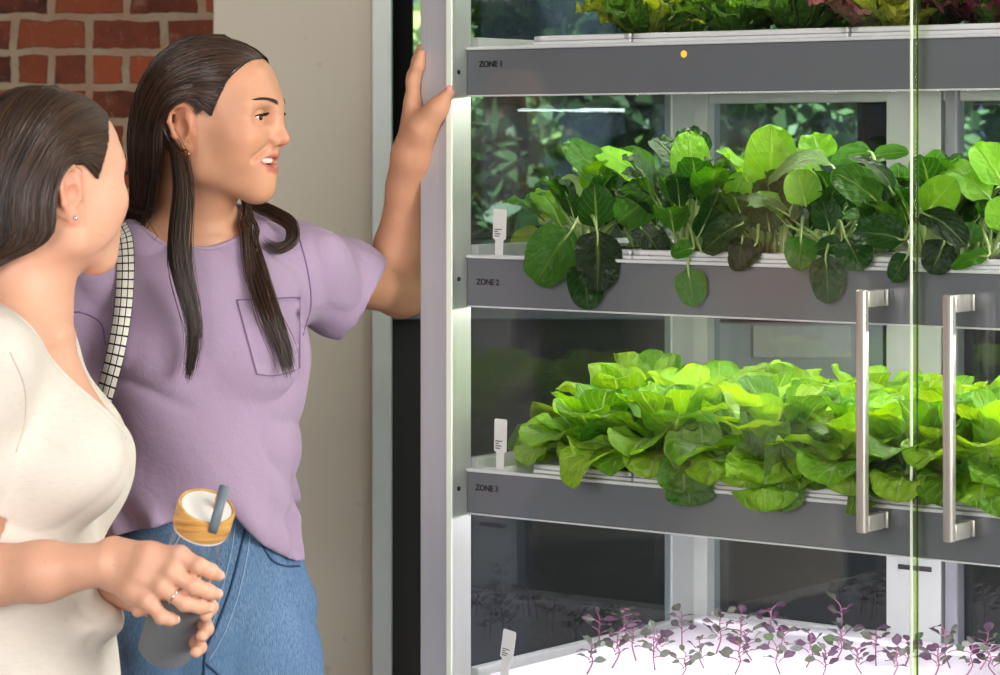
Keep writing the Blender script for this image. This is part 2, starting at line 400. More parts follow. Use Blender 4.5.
# rear posts
for a, b, w0 in ((.035, .0753, .578), (.403, .498, .641), (1.117, 1.212, .641), (CW-.0753, CW-.035, .578)):
    MB().box(a, b, w0 if w0 > .6 else .641, .68, .62, CH, .0015).build('rear_post', M_POST, cabinet)
    if w0 < .6: MB().box(a if a < 1 else b-.015, a+.015 if a < 1 else b, .578, .6409, .62, CH, .0015).build('rear_post_flank', M_POST, cabinet)
for k, (a, b) in enumerate(((.0757, .4026), (.4984, 1.1166), (1.2124, CW-.0757))):
    mm = MB().box(a, b, .662, .668, .64, CH)
    rg = mm.build('rear_glass', G_BACK, cabinet)
    for i in range(4):
        MB().box(a, b, .650, .661, LIPZ[i]-.02, LIPZ[i]+.02, .002).build('rear_rail', M_POST, rg)
        if i: MB().box(a, b, .645, .661, BOTZ[i-1]-.006, BOTZ[i-1]+.012, .002).build('head_rail', M_POST, rg)
    if k == 1:   # the inner frame of the rear vent window beside the wide post
        MB().box(a+.008, a+.030, .635, .661, .65, CH-.1, .004).build('vent_frame', plain('mid_grey_vent_frame', (120, 122, 128), .4), rg)
# the slot in the wide rear post
MB().box(.424, .482, .6395, .6415, .8305, .838, .0008).build('vent_slot', M_RUBBER, cabinet)
# shelves: beam with lip, deck, LED bars below
def text_mesh(txt, size):
    cu = bpy.data.curves.new('t', 'FONT'); cu.body = txt; cu.size = size; cu.extrude = .0003; cu.offset = .00035
    o = bpy.data.objects.new('t', cu); C.objects.link(o)
    bpy.context.view_layer.update()
    me = bpy.data.meshes.new_from_object(o.evaluated_get(bpy.context.evaluated_depsgraph_get()))
    bpy.data.objects.remove(o); return me
M_INK = plain('black_ink', (12, 12, 14), .6)
for i in range(4):
    bm_ = MB().box(.0505, CW-.0505, WB, WB+.012, BOTZ[i], LIPZ[i]-.005, .0012)
    beam = bm_.build('shelf_front', M_BEAM, cabinet)
    MB().box(.0505, CW-.0505, WB-.004, WB+.03, LIPZ[i]-.0048, LIPZ[i], .0012).build('shelf_lip', M_LIP, beam)
    MB().box(.0505, CW-.0505, WB-.001, WB+.012, BOTZ[i]-.0025, BOTZ[i]-.0002, .0005).build('bottom_edge', M_LIP, beam)
    MB().box(.062, CW-.062, WB+.031, .645, LIPZ[i]-.016, LIPZ[i]-.004, .001).build('shelf_deck', M_LIP, cabinet)
    MB().box(.062, CW-.062, WB+.014, .63, BOTZ[i]+.02, LIPZ[i]-.017).build('shelf_core', M_BEAM, cabinet)
    if i < 3:
        for j, (w0, e) in enumerate(((.13, 1), (.36, 1))):
            hb = MB().box(.09, CW-.09, w0-.012, w0+.012, BOTZ[i]+.008, BOTZ[i]+.0198, .002).build('light_bar', M_POST, cabinet)
            MB().box(.10, CW-.10, w0-.007, w0+.007, BOTZ[i]+.0045, BOTZ[i]+.0079).build('led_strip', LED_S[i], hb)
        me = text_mesh('ZONE %d' % (i+1), .0118)
        xs_ = [v.co.x for v in me.vertices]; sx = .0415/(max(xs_)-min(xs_))
        me.transform(Matrix.Scale(sx, 4, (1, 0, 0)))
        me.transform(Matrix.Translation(((.0725, .068, .066)[i], 0, 0))@Matrix.Rotation(PI/2, 4, 'X'))
        zt = (1.5965, 1.283, .9865)[i]
        me.transform(Matrix.Translation((0, WB-.0006, zt-.004)))
        me.materials.clear(); me.materials.append(M_INK); me.name = 'zone_label'
        lb = bpy.data.objects.new('zone_label', me); C.objects.link(lb); lb.parent = beam
glint_at = cabpx(684, 54, WB)  # small glowing disc stands in for an orange lamp reflected in the glass
mtx = Matrix.Translation((glint_at[0], WB, glint_at[1]))@Matrix.Rotation(PI/2, 4, 'X')
MB().lathe([(.0050, -.002), (.0048, .0008), (.003, .0018), (.0001, .0022)], mtx, 16).build('indicator_light', emit('amber_indicator', (1, .45, .06), 1.6), cabinet, True)
for w0 in (.16, .42):                         # light bars under the top housing
    hb = MB().box(.09, CW-.09, w0-.012, w0+.012, CH-.014, CH-.0005, .002).build('light_bar', M_POST, cabinet)
    MB().box(.10, CW-.10, w0-.007, w0+.007, CH-.0180, CH-.0142).build('led_strip', LED_S[0], hb)
# doors
def door(a, b, hx, first):
    d = MB().box(a, b, 0, .008, .66, CH-.01).build('glass_door', G_DOOR, cabinet)
    if first:
        MB().box(a-.0005, a+.0088, -.0035, -.0002, .66, CH-.01, .0006).build('door_seal', M_EDGE, d)  # white bar painted as the lit edge of the door glass
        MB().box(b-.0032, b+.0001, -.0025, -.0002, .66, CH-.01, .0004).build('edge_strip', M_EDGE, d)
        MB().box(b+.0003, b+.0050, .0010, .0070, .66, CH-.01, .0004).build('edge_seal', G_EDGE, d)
    else:
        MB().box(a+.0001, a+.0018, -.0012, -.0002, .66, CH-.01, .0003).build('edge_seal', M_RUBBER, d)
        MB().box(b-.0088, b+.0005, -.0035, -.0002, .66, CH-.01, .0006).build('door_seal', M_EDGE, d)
    h = MB()
    zt, zb = hx[1], hx[2]; x = hx[0]
    h.box(x-.0068, x+.0068, -.050, -.0385, zb, zt, .0022, 3)
    h.box(x-.0068, x+.0068, -.0387, -.0006, zt-.022, zt-.001, .0012)
    h.box(x-.0068, x+.0068, -.0387, -.0006, zb+.001, zb+.022, .0012)
    h.build('door_handle', M_STEEL, d, True)
    for zz in (zt-.0115, zb+.0115):
        hd = MB().box(x-.0068, x+.0068, .0082, .0115, zz-.0105, zz+.0105, .0008)
        hd.build('handle_backplate', M_STEEL, d, True)
h1 = cabpx(862, 290, -.045); h1b = cabpx(862, 533, -.045)
h2 = cabpx(949, 295, -.045); h2b = cabpx(949, 542, -.045)
door(.0515, .8055, (h1[0], h1[1], h1b[1]), True)
door(.8110, CW-.0515, (h2[0], h2[1], h2b[1]), False)

# ------------------------------------------------------------------ trays
TRAYS = ((.165, .333), (.337, .680), (.684, 1.027), (1.031, 1.374))
def tray(a, b, zi, label, deep):
    o = tag(empty('seedling_tray', tuple(cab((a+b)/2, .2, LIPZ[zi]+.0002)), -TH), label, 'tray', 'white plastic trays on the cabinet shelves')
    hw = (b-a)/2; y0, y1 = WB+.006-.2, .60-.2; hgt = .013
    m = MB()
    m.box(-hw, hw, y0, y1, .0002, .005, .001)
    m.box(-hw, hw, y0, y0+.016, .0055, hgt, .003, 3).box(-hw, hw, y1-.016, y1, .0055, hgt, .003, 3)
    m.box(-hw, -hw+.014, y0, y1, .0055, hgt, .003, 3).box(hw-.014, hw, y0, y1, .0055, hgt, .003, 3)
    m.build('rim', M_TRAY, o)
    MB().box(-hw+.013, hw-.013, y0+.015, y1-.015, .0051, .009, .001).build('planting_bed', M_BED if deep else M_TRAY, o)
M_BED = plain('dark_growing_medium', (52, 50, 42), .9, var=.5, scale=80, bump=.4)
pos_t = ('at the left end of', 'left of the door gap on', 'under the door gap on', 'right of the door gap on')
shelf_n = ('the top shelf', 'the second shelf', 'the third shelf', 'the bottom shelf')
for zi in range(3):
    for k, (a, b) in enumerate(TRAYS):
        tray(a, b, zi, 'white plastic tray with rounded rim '+pos_t[k]+' '+shelf_n[zi], True)
a, b = .075, CW-.075
o = tag(empty('seedling_tray', tuple(cab(.8, .2, LIPZ[3]+.0002)), -TH), 'wide bright white tray covering the bottom shelf under the purple seedlings', 'tray', 'white plastic trays on the cabinet shelves')
MB().box(a-.8, b-.8, WB+.02-.2, .63-.2, .0002, .006, .002).build('deck', M_TRAY, o)
MB().box(a-.8, b-.8, .60-.2, .635-.2, .0061, .016, .003).build('back_rim', M_TRAY, o)

# plant tags
def plant_tag(px, py0, py1, w, wd, tilt, zi, label):
    t0, zb = cabpx(px, py1, w); t1, zt = cabpx(px, py0, w); zb = LIPZ[zi]-.004 if zi < 3 else zb
    p = cab(t0, w, zb); h = zt-zb
    o = tag(empty('plant_tag', tuple(p), -TH), label, 'plant tag', 'white plastic plant tags')
    m = MB(); s = wd/2
    pr = [(-s*.62, 0), (s*.62, 0), (s*.62, h*.36), (s, h*.40), (s, h-.002), (s-.002, h), (-s+.002, h), (-s, h-.002), (-s, h*.40), (-s*.62, h*.36)]
    n = len(pr); rot = Matrix.Rotation(tilt, 3, 'Y')
    vs = [rot@Vector((x, -.0004, z)) for x, z in pr]+[rot@Vector((x, .0004, z)) for x, z in pr]
    m.raw(vs, [tuple(range(n)), tuple(range(2*n-1, n-1, -1))]+[(i, i+n, (i+1) % n+n, (i+1) % n) for i in range(n)])
    m.build('card', plain('white_label_card', (240, 236, 236), .5, var=.02), o)
    q = MB()
    for k in range(4):
        zz = h*(.57-.045*k); l = (-s*.75, -s*.75+2*s*(.72, .35, .62, .5)[k]*.75)
        q.raw([rot@Vector((x, y, z)) for x in l for y in (-.0007, -.0005) for z in (zz, zz+h*.02)], [(0, 1, 3, 2), (4, 6, 7, 5), (0, 4, 5, 1), (2, 3, 7, 6), (0, 2, 6, 4), (1, 5, 7, 3)])
    q.build('print_lines', plain('grey_print', (70, 62, 62), .7), o)
plant_tag(499, 209, 258, .062, .0235, .03, 1, 'white plant tag upright on the left end of the second shelf')
plant_tag(500, 419, 466, .062, .0225, .02, 2, 'white plant tag upright on the left end of the third shelf')
plant_tag(504, 629, 676, .062, .0230, .16, 3, 'white plant tag leaning right on the bottom shelf')
# ------------------------------------------------------------------ plants
def m_veg(name, rough=.38, trans=.38, vein=(205, 220, 160), vs=.55, quilt=.5, qs=90):
    t = NT(name)
    at_ = t.n('Attribute'); at_.attribute_name = 'leaf_color'
    sp = t.n('SeparateXYZ'); t.l(t.uv(), sp.inputs[0])
    u = t.math('ABSOLUTE', t.math('SUBTRACT', sp.outputs[0], .5)); v = sp.outputs[1]
    mid = t.math('SUBTRACT', 1.0, t.math('SMOOTH_MIN', 1.0, t.math('DIVIDE', u, t.math('ADD', .022, t.math('MULTIPLY', t.math('SUBTRACT', 1.0, v), .05)))), True)
    side = t.math('ABSOLUTE', t.math('SUBTRACT', t.math('FRACT', t.math('ADD', t.math('MULTIPLY', v, 7.0), t.math('MULTIPLY', u, -5.5))), .5))
    side = t.math('SUBTRACT', 1.0, t.math('MINIMUM', 1.0, t.math('DIVIDE', side, .09)), True)
    vm = t.math('MAXIMUM', mid, t.math('MULTIPLY', side, .38))
    f = t.noise(26, 4); 
    c = t.mix(t.math('MULTIPLY', f, .55), at_.outputs[0], t.mix(.5, at_.outputs[0], (0.01, .02, .004, 1)))
    c = t.mix(t.math('MULTIPLY', vm, vs), c, lin(*vein))
    vo = t.n('TexVoronoi'); vo.inputs['Scale'].default_value = qs; t.l(t.obj(), vo.inputs['Vector'])
    h = t.math('ADD', t.math('MULTIPLY', vo.outputs['Distance'], -quilt), t.math('MULTIPLY', vm, -.35))
    p = t.prin(c, rough, 0, .32, t.bump(h, .8, .008))
    tr = t.n('BsdfTranslucent'); g = t.n('Gamma'); 
    hs = t.n('HueSaturation'); hs.inputs['Saturation'].default_value = 1.15; hs.inputs['Value'].default_value = 1.6; hs.inputs['Hue'].default_value = .485
    t.l(c, hs.inputs['Color']); t.l(hs.outputs[0], tr.inputs[0])
    mx = t.n('MixShader'); mx.inputs[0].default_value = trans; t.l(p.outputs[0], mx.inputs[1]); t.l(tr.outputs[0], mx.inputs[2])
    return t.done(mx)
M_SPOON = m_veg('mustard_leaf', .42, .34, (176, 206, 120), .32, .35, 120)
M_LETT = m_veg('butterhead_leaf', .34, .36, (225, 235, 170), .42, .8, 75)
M_MIX = m_veg('frilly_leaf', .5, .35, (190, 200, 130), .3, .5, 140)
M_SEED = m_veg('purple_seedling_leaf', .5, .2, (170, 120, 150), .35, .2, 200)
M_STALK = plain('pale_green_stalk', (172, 196, 122), .4, var=.18, scale=60)
M_PSTALK = plain('magenta_seedling_stem', (150, 92, 124), .5, var=.2, scale=80)

PROF = {
 'spoon': lambda s: np.sin(PI*np.clip(s, 0, 1)**.80)**.62*(.22+.78*np.clip(s/.22, 0, 1)),
 'obov': lambda s: (np.clip(s, 0, 1)**.45)*np.sqrt(np.clip(1-(np.clip((s-.55)/.45, 0, 1))**2.4, 0, 1)),
 'oval': lambda s: np.sin(PI*np.clip(s, 0, 1)**.9)**.75,
 'frill': lambda s: (np.clip(s, 0, 1)**.6)*np.sqrt(np.clip(1-(np.clip((s-.6)/.4, 0, 1))**2, 0, 1)),
}
class Leaves:
    def __init__(s): s.V = []; s.F = []; s.U = []; s.K = []; s.n = 0
    def add(s, spine, width, N, prof='spoon', col=(60, 120, 40), cup=.25, ruf=.06, rf=6, quilt=.02, nu=15, nv=9, tipcol=None, twist=0.0):
        u = 1-(1-np.linspace(0, 1, nu))**1.7; P_ = catmull(spine, 64); P = np.stack([np.interp(u, np.linspace(0, 1, 64), P_[:, j]) for j in range(3)], 1); T = np.gradient(P, axis=0); T /= np.linalg.norm(T, axis=1)[:, None]+1e-12
        L = np.linalg.norm(np.diff(P, axis=0), axis=1).sum()
        S_ = np.cross(T, np.asarray(N, float)); S_ /= np.linalg.norm(S_, axis=1)[:, None]+1e-12
        Nn = np.cross(S_, T)
        v = np.linspace(-1, 1, nv); w = PROF[prof](u)*width*.5; w = np.maximum(w, .0006)
        ph = RNG.uniform(0, 6.28, 4)
        if twist:
            a = (twist*u)[:, None]; S_, Nn = np.cos(a)*S_+np.sin(a)*Nn, np.cos(a)*Nn-np.sin(a)*S_
        UU, VV = np.meshgrid(u, v, indexing='ij')
        rfl = ruf*width*(np.sin(rf*2*PI*UU+ph[0]+np.sign(VV)*ph[1])*np.abs(VV)**2.0+.5*np.sin(rf*4.3*UU*PI+ph[2]*VV)*np.abs(VV)**3)
        ql = quilt*width*(np.sin(UU*19+ph[1])*np.sin(VV*7+ph[3]+UU*4))*(1-.3*np.abs(VV))
        off = cup*w[:, None]*VV**2+rfl+ql
        X = P[:, None, :]+S_[:, None, :]*(w[:, None]*v)[:, :, None]+Nn[:, None, :]*off[:, :, None]
        # rounded tip: pull the side columns of the last rows back
        V = X.reshape(-1, 3); idx = np.arange(nu*nv).reshape(nu, nv)+s.n
        F = np.stack([idx[:-1, :-1], idx[1:, :-1], idx[1:, 1:], idx[:-1, 1:]], -1).reshape(-1, 4)
        c = np.array(lin(*col)[:3]); K = np.tile(c, (nu*nv, 1))
        if tipcol is not None:
            f = np.clip((UU*.5+np.abs(VV)*.6-.25)/.6, 0, 1).reshape(-1, 1); K = K*(1-f)+np.array(lin(*tipcol)[:3])*f
        s.V.append(V); s.F.append(F); s.U.append(np.stack([VV*.5+.5, UU], -1).reshape(-1, 2)); s.K.append(K); s.n += nu*nv
    def build(s, name, mat, parent):
        V = np.concatenate(s.V)
        return mk(name, V, np.concatenate(s.F), mat, parent, True, np.concatenate(s.U), {'leaf_color': np.concatenate(s.K)}, local=False)

class Plant:
    def __init__(s, name, root, label, cat, group):
        s.e = tag(empty(name, tuple(root)), label, cat, group); s.root = np.asarray(root, float)
        s.L = Leaves(); s.stems = []
    def stem(s, pts, r0, r1, n=7):
        P = catmull(pts, 10); s.stems.append((P, np.linspace(r0, r1, 10), n))
    def done(s, mat, smat, leafname='foliage'):
        if s.L.n: s.L.build(leafname, mat, s.e)
        if s.stems:
            V, F, o = [], [], 0
            for P, r, n in s.stems:
                v, f = tube_mesh(P, r, n); V += list(v); F += [tuple(i+o for i in q) for q in f]; o += len(v)
            mk('stem', V, F, smat, s.e, True, local=False)

TOCAM = np.array([0, -1, .25])
# ---------- second shelf: spoon leaved mustard greens
GREENS = {'y': (192, 208, 38), 'b': (116, 178, 36), 'm': (64, 124, 26), 'd': (30, 76, 20), 'k': (15, 44, 13), 'g': (104, 138, 76)}  # the yellow tone puts sun shining through the leaves into their colour
roots2 = [(586, .16), (640, .24), (690, .12), (735, .27), (770, .14), (806, .30), (838, .13), (888, .22), (925, .12), (975, .17), (1040, .2)]
names2 = ['leftmost mustard green plant on the second shelf with big dark leaves hanging over the front',
 'mustard green plant behind the leftmost one on the second shelf',
 'mustard green plant with one tall upright bright leaf, left of centre, second shelf',
 'mustard green plant at the back of the second shelf before the narrow rear post',
 'mustard green plant with the tallest broad veined leaf, middle of the second shelf',
 'mustard green plant at the back of the second shelf before the rear glass',
 'mustard green plant with an olive leaf hanging over the second shelf front',
 'mustard green plant with an arched pale stalk just left of the door gap, second shelf',
 'mustard green plant with very dark low leaves just right of the door gap',
 'mustard green plant near the right edge of the picture on the second shelf',
 'mustard green plant at the right edge on the second shelf, partly cut off']
P2 = []
for (px, w), nm in zip(roots2, names2):
    t, _ = cabpx(px, 250, w); P2.append((Plant('mustard_green', cab(t, w, LIPZ[1]+.0085), nm, 'leafy green', 'mustard greens on the second shelf'), px, w))
def nearest2(px, w):
    return min(P2[:10], key=lambda q: abs(q[1]-px)+abs(q[2]-w)*120)[0]
# (base px, tip px, depth w of base, depth of tip, width px, tone, lean of the face, bow)
H2 = [
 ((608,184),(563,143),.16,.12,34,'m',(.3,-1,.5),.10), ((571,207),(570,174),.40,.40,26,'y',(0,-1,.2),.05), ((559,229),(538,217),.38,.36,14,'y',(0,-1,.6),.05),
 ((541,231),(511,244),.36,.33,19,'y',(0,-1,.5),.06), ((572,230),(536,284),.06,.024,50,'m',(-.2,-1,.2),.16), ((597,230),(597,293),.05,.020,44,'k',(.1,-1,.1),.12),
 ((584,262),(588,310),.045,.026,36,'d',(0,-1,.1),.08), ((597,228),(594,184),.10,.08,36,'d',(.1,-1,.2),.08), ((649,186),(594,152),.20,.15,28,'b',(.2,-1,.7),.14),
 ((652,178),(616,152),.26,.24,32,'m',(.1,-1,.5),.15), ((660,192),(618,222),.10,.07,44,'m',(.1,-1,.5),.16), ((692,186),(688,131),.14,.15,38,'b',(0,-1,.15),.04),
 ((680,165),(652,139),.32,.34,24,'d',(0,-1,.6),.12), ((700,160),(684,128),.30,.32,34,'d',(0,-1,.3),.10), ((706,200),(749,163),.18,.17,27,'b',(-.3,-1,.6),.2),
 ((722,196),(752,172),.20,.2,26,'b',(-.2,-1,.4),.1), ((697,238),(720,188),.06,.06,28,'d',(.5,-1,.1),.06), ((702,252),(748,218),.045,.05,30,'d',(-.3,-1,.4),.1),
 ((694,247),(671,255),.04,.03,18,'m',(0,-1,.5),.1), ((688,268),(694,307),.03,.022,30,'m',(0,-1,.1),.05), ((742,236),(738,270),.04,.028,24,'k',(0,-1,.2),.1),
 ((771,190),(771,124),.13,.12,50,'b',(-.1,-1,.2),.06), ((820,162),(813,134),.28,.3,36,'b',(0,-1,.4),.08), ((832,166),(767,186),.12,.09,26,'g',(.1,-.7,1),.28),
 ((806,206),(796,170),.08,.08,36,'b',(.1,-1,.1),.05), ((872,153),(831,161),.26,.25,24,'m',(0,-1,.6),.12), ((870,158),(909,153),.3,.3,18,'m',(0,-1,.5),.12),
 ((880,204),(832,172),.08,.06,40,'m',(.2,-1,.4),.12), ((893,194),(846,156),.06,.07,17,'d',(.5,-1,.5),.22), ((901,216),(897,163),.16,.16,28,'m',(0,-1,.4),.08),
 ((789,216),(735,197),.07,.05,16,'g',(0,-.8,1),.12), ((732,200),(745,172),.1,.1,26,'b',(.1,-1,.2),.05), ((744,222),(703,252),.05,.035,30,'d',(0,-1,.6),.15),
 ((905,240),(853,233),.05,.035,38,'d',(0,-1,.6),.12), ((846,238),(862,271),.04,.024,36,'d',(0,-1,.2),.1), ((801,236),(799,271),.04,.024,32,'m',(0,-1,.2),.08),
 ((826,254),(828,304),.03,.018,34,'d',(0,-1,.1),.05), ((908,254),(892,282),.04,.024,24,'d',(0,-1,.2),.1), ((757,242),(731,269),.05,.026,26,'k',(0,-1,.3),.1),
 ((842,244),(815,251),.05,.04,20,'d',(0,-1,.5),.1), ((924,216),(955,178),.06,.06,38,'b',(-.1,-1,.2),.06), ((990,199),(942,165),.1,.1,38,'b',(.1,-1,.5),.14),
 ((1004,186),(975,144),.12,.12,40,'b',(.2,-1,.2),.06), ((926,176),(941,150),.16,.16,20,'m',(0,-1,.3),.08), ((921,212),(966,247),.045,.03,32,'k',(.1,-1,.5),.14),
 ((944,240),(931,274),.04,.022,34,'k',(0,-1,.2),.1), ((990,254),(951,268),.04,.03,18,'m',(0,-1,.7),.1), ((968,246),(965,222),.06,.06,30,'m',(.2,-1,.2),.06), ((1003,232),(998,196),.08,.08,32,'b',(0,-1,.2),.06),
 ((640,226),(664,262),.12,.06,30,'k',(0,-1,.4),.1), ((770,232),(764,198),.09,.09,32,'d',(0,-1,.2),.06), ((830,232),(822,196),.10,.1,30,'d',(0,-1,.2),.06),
]
for (b, e, wb, we, wd, tone, N, bow) in H2:
    B = cabw(b[0], b[1], wb); E = cabw(e[0], e[1], we); L = np.linalg.norm(E-B); scale = F_PX/((B[1]+E[1])/2)
    N = nrm(N); mid = (B+E)/2+N*bow*L
    c = np.array(GREENS[tone])*RNG.uniform(.9, 1.1)
    pl = nearest2(b[0], wb)
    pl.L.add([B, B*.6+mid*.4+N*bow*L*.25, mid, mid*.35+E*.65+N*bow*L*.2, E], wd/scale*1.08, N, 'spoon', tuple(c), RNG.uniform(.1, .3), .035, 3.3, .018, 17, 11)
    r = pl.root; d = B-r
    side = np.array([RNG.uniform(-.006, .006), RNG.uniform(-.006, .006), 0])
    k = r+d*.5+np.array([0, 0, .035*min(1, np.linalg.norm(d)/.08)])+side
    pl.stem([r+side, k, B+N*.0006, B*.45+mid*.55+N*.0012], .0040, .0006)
for i, (pl, px, w) in enumerate(P2):       # the inner leaves that fill each plant
    for k in range(20 if i < 10 else 16):
        a = RNG.uniform(0, 2*PI); el = math.radians(RNG.uniform(28, 82)); ln = RNG.uniform(.055, .095); pet = RNG.uniform(.04, .085)
        d = np.array([math.cos(a)*math.cos(el), math.sin(a)*math.cos(el)*.7, math.sin(el)]); h = np.array([math.cos(a), math.sin(a), 0])
        r = pl.root+np.array([RNG.uniform(-.02, .02), RNG.uniform(-.015, .02), 0])
        B = r+d*pet; E = B+nrm(d+h*.35)*ln*RNG.uniform(.75, 1); E[2] = min(E[2], 1.485); M = (B+E)/2+np.array([0, 0, .012])
        ok = abs(E[1]-B[1]) < .2
        N = nrm(-h*.7+np.array([0, -.25, .7]))
        tone = RNG.choice(['m', 'd', 'b', 'd', 'm']); c = np.array(GREENS[tone])*RNG.uniform(.85, 1.1)
        pl.L.add([B, M, E], ln*RNG.uniform(.55, .72), N, 'spoon', tuple(c), .25, .05, 3, .02, 11, 7)
        pl.stem([r, r+d*pet*.55+np.array([0, 0, .006]), B+N*.0006, B*.4+M*.6+N*.001], .0034, .0005, 6)
    pl.done(M_SPOON, M_STALK)
# the stalk bundle with the long arched stalk
# ---------- third shelf: butterhead lettuces
def lettuce(px, w, R, label, tones, nl=24, front=None, h=1.0):
    t, _ = cabpx(px, 470, w); root = cab(t, w, LIPZ[2]+.0085)
    pl = Plant('butterhead_lettuce', root, label, 'lettuce', 'lettuces on the third shelf')
    gold = 2.399963; a0 = RNG.uniform(0, 6)
    for k in range(nl):
        f = (k+.5)/nl; a = a0+k*gold; h2 = np.array([math.cos(a), math.sin(a), 0])
        el = math.radians(86-62*f**1.2+RNG.uniform(-7, 7)); ln = R*(.80+.36*f)*RNG.uniform(.9, 1.1)
        up = np.array([0, 0, 1.]); B = root+h2*.008+up*.004; pts = [B]; q = B.copy(); dl = math.radians(20+75*f*RNG.uniform(.7, 1.2))
        for sg in range(5):
            e_ = el-dl*(sg/4.)**1.6; q = q+(h2*math.cos(e_)+up*math.sin(e_)*(1+.1*h))*ln*.235; pts.append(q.copy())
        N = nrm(-h2*math.sin(el)+up*math.cos(el))
        c = np.array(tones[int(RNG.integers(0, len(tones)))])*RNG.uniform(.9, 1.1)
        pl.L.add(pts, R*RNG.uniform(.86, 1.06)*(.78+.3*f), N, 'obov', tuple(c), RNG.uniform(.18, .45), .035, 3.2, .022, 19, 13)
    for k in range(6 if front is not None else 0):        # low outer leaves that lie over the tray rim
        a = math.radians(-128+RNG.uniform(-12, 12)+(k-2.5)*34); h2 = np.array([math.cos(a), math.sin(a), 0]); ln = R*RNG.uniform(.78, .98); up = np.array([0, 0, 1.])
        B = root+up*.012+h2*.01; pts = [B, B+(h2*.8+up*.55)*ln*.35, B+(h2*.95+up*.25)*ln*.7+up*.02*ln, B+h2*ln*.92+up*.16*ln, B+h2*ln*1.04-up*.06*ln]
        c = np.array(tones[int(RNG.integers(0, len(tones)))])*RNG.uniform(.8, 1.0)
        pl.L.add(pts, R*RNG.uniform(.8, 1.0), nrm(up*.9-h2*.3), 'obov', tuple(c), RNG.uniform(.1, .3), .04, 3.2, .025, 19, 13)
    for (b, e, wb, we, wd, tone, N, bow) in (front or []):
        B = cabw(b[0], b[1], wb); E = cabw(e[0], e[1], we); L = np.linalg.norm(E-B); scale = F_PX/((B[1]+E[1])/2); N = nrm(N); mid = (B+E)/2+N*bow*L
        pl.L.add([root+np.array([0, 0, .01]), B*.5+root*.5+np.array([0, -.01, .02]), B, mid, E*.6+mid*.4, E], wd/scale, N, 'obov', tone, .12, .05, 3.2, .03, 19, 13)
    pl.done(M_LETT, M_STALK)
TB = [(140, 190, 52), (158, 200, 66), (110, 164, 42), (148, 194, 66)]
TD = [(108, 164, 38), (84, 142, 32), (134, 186, 46), (152, 196, 60)]
front = [
 (597, .115, .088, 'leftmost front lettuce at the end of the row on the third shelf', TD, []),
 (672, .105, .098, 'front lettuce left of centre with two round leaves drooping over the third shelf edge', TD,
   [((684,452),(684,494),.035,.012,66,(86, 138, 46),(0,-1,.25),.14), ((688,470),(690,506),.03,.02,60,(70, 118, 40),(0,-1,.15),.1), ((700,425),(706,462),.05,.03,52,(140, 184, 84),(-.1,-1,.5),.18)]),
 (775, .105, .105, 'front lettuce in the middle with a pointed leaf hanging over the third shelf edge', TD,
   [((782,440),(783,512),.035,.012,52,(92, 140, 48),(.1,-1,.3),.14), ((745,410),(752,458),.05,.04,24,(120, 165, 80),(.5,-1,.3),.1)]),
 (868, .110, .098, 'front butterhead lettuce behind the left door handle on the third shelf', TD, []),
 (935, .105, .098, 'front butterhead lettuce right of the door gap on the third shelf', TD, [((925,440),(918,505),.05,.03,46,(88, 140, 44),(.1,-1,.2),.1)]),
 (1000, .110, .105, 'front butterhead lettuce at the right edge of the picture on the third shelf', TD, [((985,455),(960,495),.05,.03,40,(96, 150, 56),(.1,-1,.4),.14)]),
]
for px, w, R, lb, tn, fr in front: lettuce(px, w, R*1.22, lb, tn, 17, fr, .7)
mids = [(622, .27), (690, .255), (760, .27), (832, .26), (900, .27), (965, .26), (1030, .27)]
nm = ['second row lettuce behind the leftmost front lettuce', 'second row lettuce left of centre behind the one with drooping leaves', 'second row lettuce left of the middle front lettuce on the third shelf',
      'second row lettuce right of the middle front lettuce', 'second row lettuce between the left door handle and the door gap', 'second row lettuce between the door gap and the right door handle', 'second row lettuce at the right edge of the third shelf']
for (px, w), lb in zip(mids, nm): lettuce(px, w, .120, lb, TB, 15, None, 1.2)
backs = [(648, .43), (720, .42), (795, .43), (862, .42), (935, .43), (1010, .42)]
nm = ['back row lettuce nearest the narrow rear post', 'back row lettuce left of centre near the rear glass', 'back row lettuce in the middle near the rear glass', 'back row lettuce before the wide rear post', 'back row lettuce right of the wide rear post', 'back row lettuce at the right edge of the third shelf']
for (px, w), lb in zip(backs, nm): lettuce(px, w, .120, lb, TB, 13, None, 1.3)

# ---------- top shelf: frilly salad heads, cut by the top of the picture
tops = [(648, .15, [(92, 140, 48), (150, 170, 60)], None, 'frilly green lettuce at the left end of the top shelf'),
 (735, .14, [(86, 138, 44), (110, 160, 56)], None, 'bright green frilly lettuce left of centre on the top shelf'),
 (800, .16, [(90, 140, 50), (70, 112, 40)], None, 'green frilly lettuce in the middle of the top shelf'),
 (872, .14, [(150, 176, 92), (176, 160, 116)], (190, 120, 128), 'pale frilly lettuce with pink tips on the top shelf'),
 (900, .10, [(176, 180, 60), (140, 160, 60)], None, 'yellow green lettuce next to the pink tipped one on the top shelf'),
 (935, .15, [(52, 84, 34), (60, 60, 34)], (84, 36, 44), 'dark red tipped leafy plant behind the door gap on the top shelf'),
 (990, .14, [(70, 120, 40), (88, 30, 46)], (96, 26, 50), 'green plant with dark red stalks at the right end of the top shelf'),
 (690, .34, [(70, 112, 40), (90, 130, 46)], None, 'frilly green lettuce at the back of the top shelf, left of centre'),
 (850, .36, [(70, 110, 40), (110, 140, 60)], None, 'frilly green lettuce at the back of the top shelf, right of centre')]
